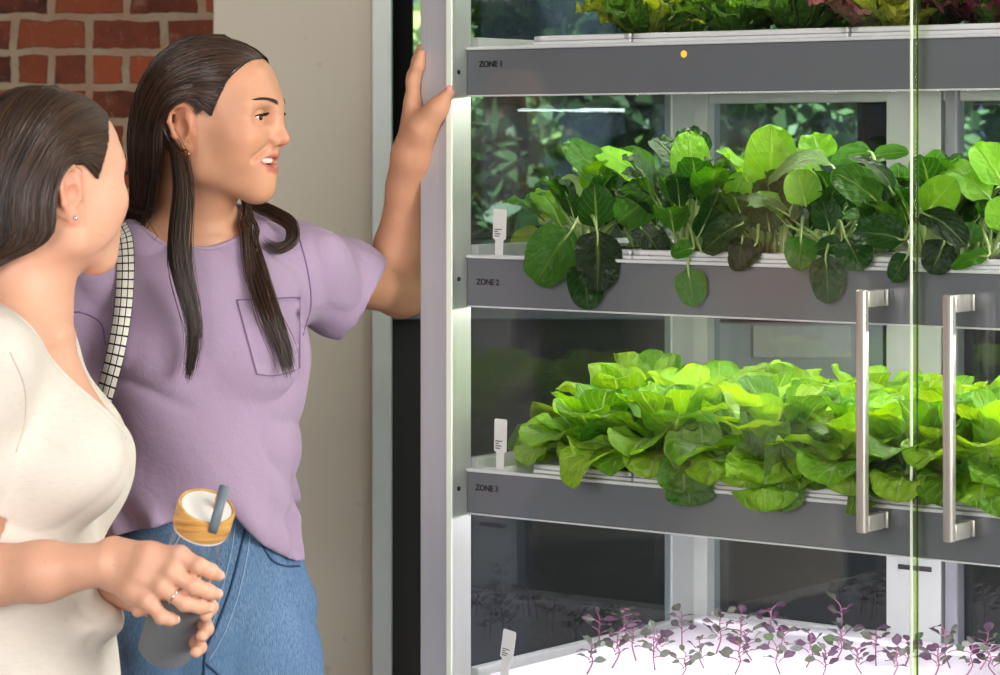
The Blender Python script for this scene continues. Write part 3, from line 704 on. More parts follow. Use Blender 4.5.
for px, w, tones, tip, lb in tops:
    t, _ = cabpx(px, 30, w); root = cab(t, w, LIPZ[0]+.0085); pl = Plant('frilly_lettuce', root, lb, 'lettuce', 'salad heads on the top shelf')
    for k in range(30):
        a = k*2.4+RNG.uniform(-.3, .3); f = (k+.5)/30; el = math.radians(80-62*f); h2 = np.array([math.cos(a), math.sin(a), 0]); up = np.array([0, 0, 1.])
        ln = .085*(.7+.4*f)*RNG.uniform(.85, 1.15); d = nrm(h2*math.cos(el)+up*math.sin(el)); B = root+h2*.005
        c = np.array(tones[k % len(tones)])*RNG.uniform(.85, 1.12)
        pl.L.add([B, B+d*ln*.5, B+d*ln*.85+up*.004, B+d*ln*1.05+h2*.012-up*.006], ln*.75, nrm(-h2*math.sin(el)+up*math.cos(el)), 'frill', tuple(c), .4, .13, 7, .03, 17, 9, tip)
        if k % 3 == 0: pl.stem([B, B+d*ln*.3, B+d*ln*.6, B+d*ln*.8], .003, .0012, 5)
    pl.done(M_MIX, plain('dark_red_stalk', (120, 34, 60), .45) if 'dark red' in lb else M_STALK)

# ---------- bottom shelf: purple seedlings
seeds = [(587,668,.05),(612,662,.07),(636,655,.07),(600,640,.2),(628,632,.22),(655,664,.06),(664,650,.1),(682,640,.22),(680,672,.05),(704,662,.08),(716,648,.14),(735,668,.07),(740,640,.24),(752,655,.12),
         (768,640,.28),(780,668,.06),(788,650,.14),(806,662,.08),(822,672,.05),(836,655,.12),(845,640,.2),(862,668,.08),(876,660,.1),(892,672,.06),(905,660,.12),(935,670,.08),(950,662,.12),(965,672,.08),(980,664,.1),(996,670,.08)]
tall = {12: 30, 14: 36, 20: 42, 19: 30, 22: 34, 25: 26, 26: 36, 28: 34, 2: 36, 1: 34, 4: 28, 10: 38, 7: 32}
def nth(k): return ['far left', 'left', 'left of centre', 'centre', 'right of centre', 'before the wide rear post', 'right', 'far right'][k]
S_ = []
for i, (px, py, w) in enumerate(seeds):
    w = min(np.linspace(.04, .56, 105), key=lambda ww: abs(cabpx(px, py+6, ww)[1]-(LIPZ[3]+.0063)))   # depth where the stem meets the tray
    S_.append((px, py, w, 0 if py >= 664 else (1 if py >= 652 else 2), i))
ROW = ('front row', 'middle row', 'back row'); ORD = ('first', 'second', 'third', 'fourth', 'fifth', 'sixth', 'seventh', 'eighth', 'ninth', 'tenth', 'eleventh', 'twelfth', 'thirteenth', 'fourteenth', 'fifteenth')
cnt = [0, 0, 0]
for px, py, w, row, i in sorted(S_):
    lb = 'purple seedling on the bright bottom tray, %s from the left in the %s' % (ORD[cnt[row]], ROW[row]); cnt[row] += 1
    t, _ = cabpx(px, py, w); root = cab(t, w, LIPZ[3]+.0062)
    hgt = tall.get(i, RNG.uniform(20, 30))/650.
    tiltx = RNG.uniform(-.012, .012)
    pl = Plant('purple_seedling', root, lb, 'seedling', 'purple seedlings on the bottom tray')
    top = root+np.array([tiltx, RNG.uniform(-.008, .008), hgt])
    pl.stem([root, root*.6+top*.4+np.array([tiltx*.6, 0, 0]), top*.7+root*.3, top], .0012, .0008, 6)
    nl = int(RNG.integers(7, 11))
    for k in range(nl):
        f = .30+.7*(k+1)/nl; a = k*2.4+RNG.uniform(-.5, .5); b = root+(top-root)*f; h2 = np.array([math.cos(a), math.sin(a)*.8, 0]); up = np.array([0, 0, 1.])
        pl_ = RNG.uniform(.006, .014); B = b+nrm(h2+up*RNG.uniform(.1, .8))*pl_
        pl.stem([b, b*.5+B*.5+up*.001, B, B+h2*.0005], .0009, .0006, 5)
        ln = RNG.uniform(.012, .021); el = RNG.uniform(-.3, .9); d = nrm(h2+up*el)
        tone = [(92, 100, 84), (84, 66, 84), (72, 98, 58), (112, 124, 110), (78, 52, 70)][int(RNG.integers(0, 5))]
        N = nrm(up*.8-h2*el*.5+np.array([RNG.uniform(-.5, .5), RNG.uniform(-.9, .1), 0]))
        pl.L.add([B, B+d*ln*.5+N*.001, B+d*ln], ln*RNG.uniform(.62, .82), N, 'oval', tone, .2, .05, 2, .02, 7, 5, (84, 58, 80) if RNG.random() < .4 else None)
    pl.done(M_SEED, M_PSTALK)
# ------------------------------------------------------------------ soft solids (signed distance fields) for bodies and clothes
def smin(a, b, k):
    h = np.maximum(k-np.abs(a-b), 0)/k; return np.minimum(a, b)-h*h*k*.25
def smax(a, b, k): return -smin(-a, -b, k)
class Field:
    def __init__(s): s.P = []
    def _add(s, fn, lo, hi, k, op): s.P.append((fn, np.asarray(lo, float), np.asarray(hi, float), k, op)); return s
    def cone(s, a, b, ra, rb, k=.02, op='u'):
        a = np.asarray(a, float); b = np.asarray(b, float); ab = b-a; L2 = max(ab@ab, 1e-12)
        def fn(X):
            t = np.clip(((X-a)@ab)/L2, 0, 1); return np.linalg.norm(X-a-t[:, None]*ab, axis=1)-(ra+(rb-ra)*t)
        r = max(ra, rb); return s._add(fn, np.minimum(a, b)-r, np.maximum(a, b)+r, k, op)
    def chain(s, pts, rs, k=.02, op='u'):
        for i in range(len(pts)-1): s.cone(pts[i], pts[i+1], rs[i], rs[i+1], k, op)
        return s
    def ell(s, c, r, R=None, k=.02, op='u'):
        c = np.asarray(c, float); r = np.asarray(r, float); R = np.eye(3) if R is None else np.asarray(R, float)   # rows = local axes
        def fn(X):
            q = (X-c)@R.T; k0 = np.linalg.norm(q/r, axis=1); k1 = np.linalg.norm(q/(r*r), axis=1)+1e-9
            return k0*(k0-1)/k1
        m = r.max(); return s._add(fn, c-m, c+m, k, op)
    def loft(s, rows, f, k=.02, op='u', p=2.3, disp=None):
        """rows: (z, cx, cy, half width across, half depth along f), bottom to top; f: facing direction (x, y)"""
        R_ = np.array(sorted(rows, key=lambda q: q[0]), float); f = nrm(np.array([f[0], f[1], 0]))[:2]; l = np.array([-f[1], f[0]])
        z = R_[:, 0]; zz = np.linspace(z[0], z[-1], 160)
        tab = np.stack([np.interp(zz, z, R_[:, j]) for j in range(1, 5)], 1)
        ker = np.ones(13)/13
        for j in range(4):
            pad = np.concatenate([np.full(6, tab[0, j]), tab[:, j], np.full(6, tab[-1, j])]); tab[:, j] = np.convolve(pad, ker, 'valid')
        def fn(X):
            q = [np.interp(X[:, 2], zz, tab[:, j]) for j in range(4)]
            dx, dy = X[:, 0]-q[0], X[:, 1]-q[1]; a = np.abs(dx*l[0]+dy*l[1])/q[2]; b = np.abs(dx*f[0]+dy*f[1])/q[3]
            rr = (a**p+b**p)**(1/p); d = (rr-1)*np.minimum(q[2], q[3])
            return np.maximum(d, np.maximum(z[0]-X[:, 2], X[:, 2]-z[-1]))
        m = max(R_[:, 3].max(), R_[:, 4].max())
        return s._add(fn, (R_[:, 1].min()-m, R_[:, 2].min()-m, z[0]), (R_[:, 1].max()+m, R_[:, 2].max()+m, z[-1]), k, op)
    def plane(s, pt, n, k=.002):       # keep the side the normal points away from
        pt = np.asarray(pt, float); n = nrm(n)
        return s._add(lambda X: (X-pt)@n, (-9,)*3, (9,)*3, k, 'i')
    def func(s, fn, lo, hi, k, op): return s._add(fn, lo, hi, k, op)
    def eval(s, X, far=.25):
        D = np.full(len(X), far)
        for fn, lo, hi, k, op in s.P:
            m = np.all((X > lo-k-.03) & (X < hi+k+.03), axis=1)
            if not m.any(): 
                continue
            d = fn(X[m])
            if op == 'u': D[m] = smin(D[m], d, k)
            elif op == 's': D[m] = smax(D[m], -d, k)
            elif op == 'i': D[m] = smax(D[m], d, k)
            elif op == 'a': D[m] = D[m]+d
        return D
    def bounds(s):
        lo = np.min([p[1] for p in s.P if p[4] == 'u'], axis=0); hi = np.max([p[2] for p in s.P if p[4] == 'u'], axis=0); return lo, hi

def surface_nets(fld, h, lo=None, hi=None, band=2.3):
    if lo is None: lo, hi = fld.bounds()
    lo = np.asarray(lo)-2.5*h; hi = np.asarray(hi)+2.5*h
    m = 4; nb = np.ceil((hi-lo)/h/m).astype(int)+1; n = nb*m+1
    ax = [lo[i]+h*np.arange(n[i]) for i in range(3)]
    CG = np.stack(np.meshgrid(*[ax[i][::m] for i in range(3)], indexing='ij'), -1).reshape(-1, 3)
    cd = np.concatenate([fld.eval(CG[i:i+150000]) for i in range(0, len(CG), 150000)]).reshape(nb+1)
    mn = np.min([np.abs(cd[a:nb[0]+a, b:nb[1]+b, c:nb[2]+c]) for a in (0, 1) for b in (0, 1) for c in (0, 1)], axis=0)
    sg = np.sign(cd[:-1, :-1, :-1]); act = np.argwhere(mn < band*m*h)
    D = np.full(n, .25, np.float32); D[:-1, :-1, :-1] = np.repeat(np.repeat(np.repeat(sg*.2, m, 0), m, 1), m, 2)
    r = np.arange(m+1); loc = np.stack(np.meshgrid(r, r, r, indexing='ij'), -1).reshape(-1, 3)
    act = act[np.argsort(act[:, 2], kind='stable')]
    for i in range(0, len(act), 1500):
        q = (act[i:i+1500, None, :]*m+loc[None]).reshape(-1, 3); D[q[:, 0], q[:, 1], q[:, 2]] = fld.eval(lo+h*q)
    I = D < 0
    cs = I[:-1, :-1, :-1].astype(np.int8)
    cnt = sum(I[a:n[0]-1+a, b:n[1]-1+b, c:n[2]-1+c].astype(np.int8) for a in (0, 1) for b in (0, 1) for c in (0, 1))
    act = (cnt > 0) & (cnt < 8); idx = np.full(act.shape, -1, np.int64); cells = np.argwhere(act); idx[act] = np.arange(len(cells))
    acc = np.zeros((len(cells), 3)); num = np.zeros(len(cells))
    corner = [(a, b, c) for a in (0, 1) for b in (0, 1) for c in (0, 1)]
    for i, p in enumerate(corner):
        for q in corner[i+1:]:
            if sum(abs(p[j]-q[j]) for j in range(3)) != 1: continue
            d0 = D[cells[:, 0]+p[0], cells[:, 1]+p[1], cells[:, 2]+p[2]]; d1 = D[cells[:, 0]+q[0], cells[:, 1]+q[1], cells[:, 2]+q[2]]
            m = (d0 < 0) != (d1 < 0); t = np.where(m, d0/(d0-d1+1e-12), 0)[:, None]
            acc += np.where(m[:, None], np.array(p)+t*(np.array(q)-np.array(p)), 0); num += m
    V = lo+h*(cells+acc/num[:, None])
    F = []
    for a in range(3):
        b, c = (a+1) % 3, (a+2) % 3
        sl0 = [slice(None)]*3; sl1 = [slice(None)]*3; sl0[a] = slice(0, -1); sl1[a] = slice(1, None)
        A, B = I[tuple(sl0)], I[tuple(sl1)]
        e = np.argwhere(A != B); ok = (e[:, b] > 0) & (e[:, c] > 0) & (e[:, b] < n[b]-1) & (e[:, c] < n[c]-1); e = e[ok]
        ins = A[e[:, 0], e[:, 1], e[:, 2]]
        def cell(db, dc):
            q = e.copy(); q[:, b] += db; q[:, c] += dc; return idx[q[:, 0], q[:, 1], q[:, 2]]
        quad = np.stack([cell(-1, -1), cell(0, -1), cell(0, 0), cell(-1, 0)], 1)
        quad[~ins] = quad[~ins][:, ::-1]; F.append(quad)
    F = np.concatenate(F); F = F[(F >= 0).all(1)]
    return V, F
def subdivide(V, F, sel):
    Fs, Fk = F[sel], F[~sel]
    E = np.concatenate([Fs[:, [0, 1]], Fs[:, [1, 2]], Fs[:, [2, 3]], Fs[:, [3, 0]]]); E.sort(axis=1)
    U, inv = np.unique(E, axis=0, return_inverse=True); inv = inv.ravel(); nf = len(Fs); nv = len(V)
    mid = V[U].mean(1); cen = V[Fs].mean(1)
    e = [nv+inv[i*nf:(i+1)*nf] for i in range(4)]; c = nv+len(U)+np.arange(nf)
    q = np.concatenate([np.stack([Fs[:, 0], e[0], c, e[3]], 1), np.stack([Fs[:, 1], e[1], c, e[0]], 1), np.stack([Fs[:, 2], e[2], c, e[1]], 1), np.stack([Fs[:, 3], e[3], c, e[2]], 1)])
    return np.concatenate([V, mid, cen]), np.concatenate([Fk, q])
def project(fld, V, it=3, eps=8e-4, sel=None, maxstep=.004):
    V = V.copy(); ii = np.arange(len(V)) if sel is None else np.nonzero(sel)[0]
    for _ in range(it):
        X = V[ii]; d = fld.eval(X); g = np.stack([fld.eval(X+np.eye(3)[j]*eps)-d for j in range(3)], 1)/eps
        g2 = np.maximum((g*g).sum(1), .25); st = np.clip(d/g2, -maxstep, maxstep); V[ii] = X-g*st[:, None]
    return V
def relax(V, F, it=2, lam=.5):
    for _ in range(it):
        A = np.zeros_like(V); n = np.zeros(len(V))
        for i in range(4):
            for j in (1, 3):
                np.add.at(A, F[:, i], V[F[:, (i+j) % 4]]); np.add.at(n, F[:, i], 1)
        V = V+lam*(A/np.maximum(n, 1)[:, None]-V)
    return V
def wrinkle(X, seed, amp, scale, dirv, stretch=.25):
    """smooth directional folds: noise that is stretched along dirv"""
    r = np.random.default_rng(seed); d = nrm(dirv); Y = (X-np.outer(X@d, d)*(1-stretch))*scale
    o = np.zeros(len(X))
    for i in range(7):
        k = r.normal(0, 1, 3); k /= np.linalg.norm(k); f = r.uniform(.7, 1.9)
        w = np.sin(Y@np.roll(k, 1)*.8+r.uniform(0, 6))*.9
        o += np.sin(Y@k*f+w+r.uniform(0, 6))
    o /= 3.2
    return amp*(1-2*np.abs(np.tanh(o*1.1)))        # sharp valleys, round ridges

# ------------------------------------------------------------------ a head, in its own frame: x forward, y left, z up, origin between the ears
def frame(yaw, pitch, roll=0.0):
    f = np.array([math.cos(pitch)*math.cos(yaw), math.cos(pitch)*math.sin(yaw), math.sin(pitch)])
    l = nrm(np.cross([0, 0, 1.], f)); u = np.cross(f, l)
    if roll: l, u = math.cos(roll)*l+math.sin(roll)*u, math.cos(roll)*u-math.sin(roll)*l
    return np.stack([f, l, u])               # rows
class Head:
    def __init__(s, org, R, sc=1.0): s.o = np.asarray(org, float); s.R = R; s.s = sc
    def w(s, p): return s.o+s.s*(np.asarray(p, float)@s.R)      # local -> world
    def loc(s, X): return ((np.asarray(X)-s.o)@s.R.T)/s.s
    def c(s, F, a, b, ra, rb, k=.02, op='u'): F.cone(s.w(a), s.w(b), ra*s.s, rb*s.s, k*s.s, op)
    def e(s, F, c, r, k=.02, op='u', R=None):
        F.ell(s.w(c), np.asarray(r)*s.s, s.R if R is None else R@s.R, k*s.s, op)
    def skull(s, F, k=.02):
        s.e(F, (-.006, 0, .046), (.094, .073, .084), k)
        s.e(F, (.034, 0, .052), (.060, .062, .056), .03)
    def build(s, F, smile=1.0):
        s.skull(F)
        s.e(F, (.030, 0, -.006), (.062, .056, .080), .03)
        for y in (-1, 1):
            s.c(F, (.066, y*.012, -.082), (.004, y*.049, -.052), .0135, .0155, .035)
            s.c(F, (.004, y*.049, -.052), (-.004, y*.057, .0), .0155, .016, .03)
            s.e(F, (.061, y*.041, -.013+.003*smile), (.024+.001*smile, .019+.0015*smile, .020), .028)             # cheek
            s.c(F, (.086, y*.010, .035), (.070, y*.044, .035), .0125, .0115, .022)
        s.e(F, (.0735, 0, -.083), (.0165, .017, .0145), .022)                 # chin
        s.e(F, (.066, 0, -.045), (.031-.003*smile, .031+.003*smile, .030), .026)                     # muzzle
        s.e(F, (.052, 0, .008), (.040, .045, .05), .03)
        for y in (-1, 1): s.e(F, (.036, y*.047, -.020), (.040, .0165, .042), .02)
        for y in (-1, 1):
            s.e(F, (.0965, y*.030, .0180), (.016, .0165, .0105), .016, 's')
        s.c(F, (.0905, 0, .028), (.1035, 0, -.005), .0085, .0095, .016)        # nose
        s.e(F, (.1080, 0, -.0130), (.0098, .0098, .0088), .010)
        for y in (-1, 1):
            s.e(F, (.0970, y*.0125, -.0170), (.0098, .0066, .0074), .007)
            s.e(F, (.1035, y*.0062, -.0242), (.0050, .0034, .0040), .004, 's')
            if smile > .5: s.c(F, (.0965, y*.019, -.020), (.0795, y*.0385, -.040), .0012, .0012, .012, 's')   # smile fold
            s.e(F, (.0785, y*.0300, .0180), (.0136, .0136, .0136), .004)       # lids over the eyeball
            s.e(F, (.0915, y*.0305, .0173), (.0105, .0120, .0046 if smile < .5 else .0040), .0025, 's')
        # lips
        up = [(.0945, 0, -.0375+.0030*smile), (.0910, .013, -.0368+.0030*smile), (.0745, .030, -.0370+.0030*smile)]
        lo = [(.0920-.002*smile, 0, -.0540-.0022*smile), (.0885-.002*smile, .013, -.0530-.0018*smile), (.0745, .0297, -.0388+.0030*smile)]
        if smile > .5: s.e(F, (.0900, 0, -.0446), (.022, .0285, .0082), .003, 's')
        else: s.c(F, (.1, -.02, -.0445), (.1, .02, -.0445), .002, .002, .004, 's')
        for y in (-1, 1):
            m = lambda q: (q[0], q[1]*y, q[2])
            kk = .007-.003*smile
            s.c(F, m(up[0]), m(up[1]), .0045, .0047, kk); s.c(F, m(up[1]), m(up[2]), .0047, .0026, kk)
            s.c(F, m(lo[0]), m(lo[1]), .0058, .0056, kk); s.c(F, m(lo[1]), m(lo[2]), .0056, .0026, kk)
            # ear: disc, hollow, rim, lobe
            a = math.radians(20); Re = np.array([[math.cos(a), y*math.sin(a), -.22], [-y*math.sin(a), math.cos(a), 0], [.22, 0, 1]])
            Re = np.stack([nrm(r) for r in Re]); Re[2] = nrm(np.cross(Re[0], Re[1])); 
            s.e(F, (-.014, y*.0725, .006), (.0165, .0062, .030), .008, 'u', Re)
            rim = [(.004, y*.070, .012), (.002, y*.074, .028), (-.010, y*.0795, .0365), (-.024, y*.083, .030), (-.029, y*.083, .012), (-.023, y*.079, -.008), (-.012, y*.074, -.022)]
            F.chain([s.w(q) for q in rim], [r*s.s for r in (.003, .0034, .0036, .0036, .0034, .0034, .0036)], .004*s.s)
            s.e(F, (-.0075, y*.0725, -.0245), (.0075, .0045, .0085), .006)
            s.e(F, (-.0100, y*.0810, .002), (.0085, .0075, .0125), .004, 's')
            s.e(F, (-.0150, y*.0850, .021), (.0090, .0070, .0075), .004, 's')
            s.e(F, (.0035, y*.0725, -.003), (.0035, .0042, .0060), .004)
    def colors(s, V, smile=1.0):
        """tint masks in head space: lips, cheeks, brows"""
        q = s.loc(V)
        def blob(c, r): return np.exp(-(((q-np.array(c))/np.array(r))**2).sum(1))
        lip = np.zeros(len(V)); ay = np.abs(q[:, 1])
        for pts, hw in (([(.0945, 0, -.0375), (.0915, .012, -.0370), (.077, .028, -.0345)], .0046), ([(.0915, 0, -.0560), (.0885, .012, -.0545), (.0765, .0275, -.0375)], .0058)):
            P = np.array(pts); Q = np.stack([q[:, 0], ay, q[:, 2]], 1)
            for i in range(2):
                ab = P[i+1]-P[i]; t = np.clip(((Q-P[i])@ab)/(ab@ab), 0, 1); d = np.linalg.norm(Q-P[i]-t[:, None]*ab, axis=1); lip = np.maximum(lip, np.clip((hw+.0035-d)/.002, 0, 1))
        lip *= np.clip((q[:, 0]-.078)/.004, 0, 1)*np.clip((.0275-ay)/.003, 0, 1)
        red = .55*blob((.07, .04, -.012), (.03, .03, .025))+.55*blob((.07, -.04, -.012), (.03, .03, .025))+.7*blob((.115, 0, -.016), (.014, .016, .014))
        red += .6*((np.abs(q[:, 1]) > .068) & (q[:, 0] < .012) & (q[:, 0] > -.04) & (np.abs(q[:, 2]-.006) < .045))
        return lip, np.clip(red, 0, 1)
# ------------------------------------------------------------------ the two women
def m_skin(name, base, lipc, redc):
    t = NT(name); a = t.n('Attribute'); a.attribute_name = 'tint'; sp = t.n('SeparateColor'); t.l(a.outputs['Color'], sp.inputs[0])
    f = t.noise(45, 4, .6); b = lin(*base)
    c = t.mix(f, tuple(x*.93 for x in b[:3])+(1,), tuple(min(1, x*1.06) for x in b[:3])+(1,))
    c = t.mix(t.math('MULTIPLY', sp.outputs[1], .55), c, lin(*redc)); c = t.mix(t.math('MULTIPLY', sp.outputs[0], .8), c, lin(*lipc))
    fr = t.ramp(t.noise(160, 2, .4), [(.70, (0, 0, 0, 1)), (.76, (1, 1, 1, 1))]); c = t.mix(t.math('MULTIPLY', fr, .16), c, lin(120, 72, 50))
    p = t.prin(c, t.math('ADD', .40, t.math('MULTIPLY', t.noise(25, 3), .14)), 0, .42, t.bump(t.noise(420, 3), .10, .0008))
    p.inputs['Subsurface Weight'].default_value = .10; p.inputs['Subsurface Radius'].default_value = (.010, .0045, .0025); p.inputs['Subsurface Scale'].default_value = .6
    return t.done(p)
def m_cloth(name, base, lo, hi, heather=.0, weave=900, rough=.85, wr=.25, wscale=18):
    t = NT(name); f = t.noise(6, 4, .6); c = t.mix(f, lin(*lo), lin(*hi)); c = t.mix(.5, c, lin(*base))
    if heather:
        h = t.noise(1, 3, .7, t.mapping(t.obj(), (90, 90, 520))); c = t.mix(t.math('MULTIPLY', t.ramp(h, [(.5, (0, 0, 0, 1)), (.72, (1, 1, 1, 1))]), heather), c, lin(196, 180, 162))
    h = t.math('ADD', t.math('MULTIPLY', t.noise(weave, 2), .05), t.math('ADD', t.math('MULTIPLY', t.noise(wscale, 4, .55, None, 1.2), wr), t.math('MULTIPLY', t.noise(wscale*2.6, 3, .6, None, 2.0), wr*.45)))
    p = t.prin(c, rough, 0, .15, t.bump(h, .5, .006)); p.inputs['Sheen Weight'].default_value = .15
    return t.done(p)
def m_denim():
    t = NT('blue_denim'); a = t.noise(1, 4, .7, t.mapping(t.obj(), (700, 700, 120))); b = t.noise(9, 4, .6)
    c = t.mix(t.ramp(a, [(.35, (0, 0, 0, 1)), (.65, (1, 1, 1, 1))]), lin(68, 98, 134), lin(126, 155, 186)); c = t.mix(t.ramp(b, [(.35, (0, 0, 0, 1)), (.7, (1, 1, 1, 1))]), c, lin(88, 120, 154))
    return t.done(t.prin(c, .85, 0, .15, t.bump(t.math('ADD', t.math('MULTIPLY', a, .1), t.math('MULTIPLY', t.noise(26, 4), .3)), .5, .004)))
def m_hair(name, lo, hi):
    t = NT(name); a = t.n('Attribute'); a.attribute_name = 'strand'
    c = t.mix(a.outputs['Fac'], lin(*lo), lin(*hi))
    p = t.prin(c, .29, 0, .6); return t.done(p)
M_SKIN_A = m_skin('warm_tan_skin', (208, 152, 120), (184, 92, 86), (202, 112, 86))
M_SKIN_B = m_skin('light_skin', (219, 165, 138), (194, 104, 98), (212, 126, 102))
M_PURPLE = m_cloth('lilac_cotton', (170, 147, 174), (162, 138, 167), (178, 156, 181), .0, 900, .85, .55, 20)
M_OAT = m_cloth('oatmeal_jersey', (216, 207, 197), (210, 201, 190), (223, 215, 206), .35, 700, .85, .12, 14)
M_DENIM = m_denim(); M_DENIM_D = plain('dark_blue_seam', (44, 70, 104), .9, var=.2, scale=200); M_THREAD = plain('pale_blue_stitching', (150, 178, 204), .8)
M_HAIR_A = m_hair('dark_brown_hair', (22, 14, 11), (92, 62, 44)); M_HAIR_B = m_hair('chestnut_brown_hair', (24, 16, 12), (92, 64, 46))
M_TEETH = plain('white_teeth', (240, 234, 222), .25, var=.02); M_EYEW = plain('eye_white', (204, 196, 188), .15, var=.02)
M_IRIS = plain('brown_iris', (58, 38, 26), .12, var=.3, scale=400); M_LASH = plain('black_lashes', (18, 13, 12), .6)
M_BROW = plain('dark_brown_brow_hair', (58, 40, 32), .6); M_GOLD = plain('gold', (226, 172, 96), .2, 1.0, var=.04); M_SILVER = plain('silver', (214, 214, 216), .18, 1.0, var=.03); M_SHOE = plain('white_shoe_leather', (226, 224, 220), .5); M_SOLE = plain('grey_rubber_sole', (150, 148, 146), .8)

class Shell(Field):                  # cloth of a thickness around an outer field, cut by neckline, hem and cuffs
    def __init__(s, outer, th, cuts): s.o = outer; s.th = th; s.c = cuts
    def eval(s, X, far=.25):
        d = s.o.eval(X, far); d = np.maximum(d, -(d+s.th))
        for fn in s.c: d = smax(d, fn(X), .0025)
        return d
    def bounds(s): return s.o.bounds()
def halfspace(pt, n):
    pt = np.asarray(pt, float); n = nrm(n); return lambda X: (X-pt)@n
def finish(fld, h, fine=None, it=2):
    V, F = surface_nets(fld, h); V = project(fld, V, 2); V = relax(V, F, 1, .5); V = project(fld, V, 2)
    if fine is not None:
        for k in range(it):
            sel = fine(V[F].mean(1), k); V, F = subdivide(V, F, sel); V = project(fld, V, 2)
    return V, F
def add_hand(F, wr, d, n, th, sc=1.0, curl=.5, spread=1.0):
    """generic relaxed hand: wrist, finger direction, back-of-hand normal, thumb side"""
    wr = np.asarray(wr, float); d = nrm(d); n = nrm(np.asarray(n)-d*np.dot(n, d)); t = nrm(np.asarray(th)-d*np.dot(th, d)-n*np.dot(th, n))
    P = lambda a, b, c: wr+sc*(a*d+b*t+c*n)
    for j, (y, kx, L, r) in enumerate(((.028, .082, .070, .0085), (.010, .086, .078, .0088), (-.009, .082, .072, .0083), (-.026, .074, .056, .0072))):
        F.cone(P(.005, y*.55, 0), P(kx, y, 0), .0145*sc, .0110*sc, .014)
        p = P(kx, y, 0); a = curl*.5; dirs = []
        for seg, fr in enumerate((.45, .31, .26)):
            v = math.cos(a)*d-math.sin(a)*n+t*y*.9*spread; q = p+nrm(v)*L*fr*sc; F.cone(p, q, (r+.0012-seg*.0008)*sc, (r-seg*.0008)*sc, .0045); p = q; a += curl*.75
    b = P(.018, .026, -.008); m = P(.052, .052, -.018); e = P(.078, .060, -.026); F.chain([P(.006, .012, -.003), b, m, e], [.015*sc, .0145*sc, .0115*sc, .0085*sc], .010)

# ================================================================== the woman in the lilac shirt
a25 = math.radians(25); fA = np.array([math.sin(a25), -math.cos(a25), 0]); lA = np.array([math.cos(a25), math.sin(a25), 0])
hA = Head(at(212, 130, 3.92), frame(math.radians(-18), 0.0), .97)
B = Field(); hA.build(B, 1.0)
neckA = at(193, 250, 3.975)
B.cone(hA.w((-.030, 0, -.030)), neckA, .049, .053, .03)
B.cone(hA.w((.002, 0, -.060)), at(202, 236, 3.952), .028, .031, .03)
shL = at(309, 268, 4.035); shR = at(100, 278, 3.895); elL = at(402, 290, 4.215); wrL = at(411, 158, 4.118); elR = at(66, 425, 3.92); wrR = at(58, 572, 3.87)
B.cone(neckA+np.array([0, .02, .015]), shL, .045, .045, .05); B.cone(neckA+np.array([0, .02, .015]), shR, .045, .045, .05)
zy = lambda y, Z=3.96: CAM_Z-(y-HOR)/F_PX*Z
def rowsA(dl, dd, low=0.0): return [(zy(y), at(cx, y, 3.96)[0], 3.96, hw/717.+dl-low*np.clip((y-260)/140., 0, 1), dp+dd-low*np.clip((y-260)/140., 0, 1)) for y, cx, hw, dp in
    ((236, 202, 44, .060), (250, 203, 66, .072), (270, 204, 88, .088), (300, 204, 102, .104), (345, 203, 104, .118), (400, 203, 102, .119), (470, 203, 100, .116), (520, 204, 99, .117), (555, 206, 99, .119), (600, 208, 99, .121))]
B.loft(rowsA(-.015, -.015, .020)+[(zy(660), at(208, 660, 3.97)[0], 3.97, .122, .098)], fA, .03)
B.cone(shL, elL, .044, .037, .02); B.chain([elL, elL*.68+wrL*.32+np.array([-.006, -.004, 0]), wrL], [.0385, .0370, .0255], .02)
B.cone(shR, elR, .043, .036, .02); B.chain([elR, wrR], [.036, .025], .02)
add_hand(B, wrR, (.05, -.2, -1), (-.9, -.3, 0), (.2, -1, 0), .95, .4)
# her left hand on the cabinet edge: fingers flat along its outer side, thumb across the front
kn = [at(413, 103, 4.098), at(414, 98, 4.120), at(416, 101, 4.142), at(417, 108, 4.163)]
ti = [at(421, 54, 4.092), at(421, 49, 4.125), at(422, 54, 4.15), at(423, 70, 4.17)]
for j in range(4):
    c0 = wrL+np.array([0, -.012+.011*j, .010]); B.cone(c0, kn[j], .0185, .0132, .016)
    m1 = kn[j]*.56+ti[j]*.44+np.array([-.0050, 0, 0]); m2 = kn[j]*.25+ti[j]*.75+np.array([-.0015, 0, 0]); r = (.0094, .0092, .0086, .0076)[j]
    B.chain([kn[j], m1, m2, ti[j]], [r+.0024, r+.0004, r-.0003, r-.0022], .006)
thb = at(423, 129, 4.080); thm = at(437, 109, 4.066); tht = at(449, 92.5, 4.057)
B.chain([elL*.2+wrL*.8, wrL+np.array([.006, -.010, .0]), thb, thm, tht], [.0255, .0215, .0158, .0104, .0080], .025)
# legs
hpL = at(254, 622, 4.01); hpR = at(160, 622, 3.94); knL = at(318, 872, 3.99); knR = at(160, 880, 3.92); anL = at(330, 1135, 4.06); anR = at(165, 1128, 3.98)
for hp, k_, an in ((hpL, knL, anL), (hpR, knR, anR)):
    B.cone(hp, k_, .066, .050, .03); B.chain([k_, k_*.7+an*.3+np.array([0, .012, 0]), an], [.052, .052, .034], .03)
    toe = np.array([an[0], an[1], .045])+fA*.12; B.chain([an, np.array([an[0], an[1], .05]), toe], [.034, .034, .028], .02)
cL = np.array([hA.o[0], 3.9, hA.o[2]])
def fineA(c, k):
    head = (c[:, 2] > 1.385) & (c[:, 0] < -.16); hand = (c[:, 2] > 1.40) & (c[:, 0] > -.16); arm = (c[:, 0] > -.22)
    return (head | hand | (arm & (c[:, 2] > 1.2))) if k == 0 else (head & (c[:, 2] > 1.395) | hand)
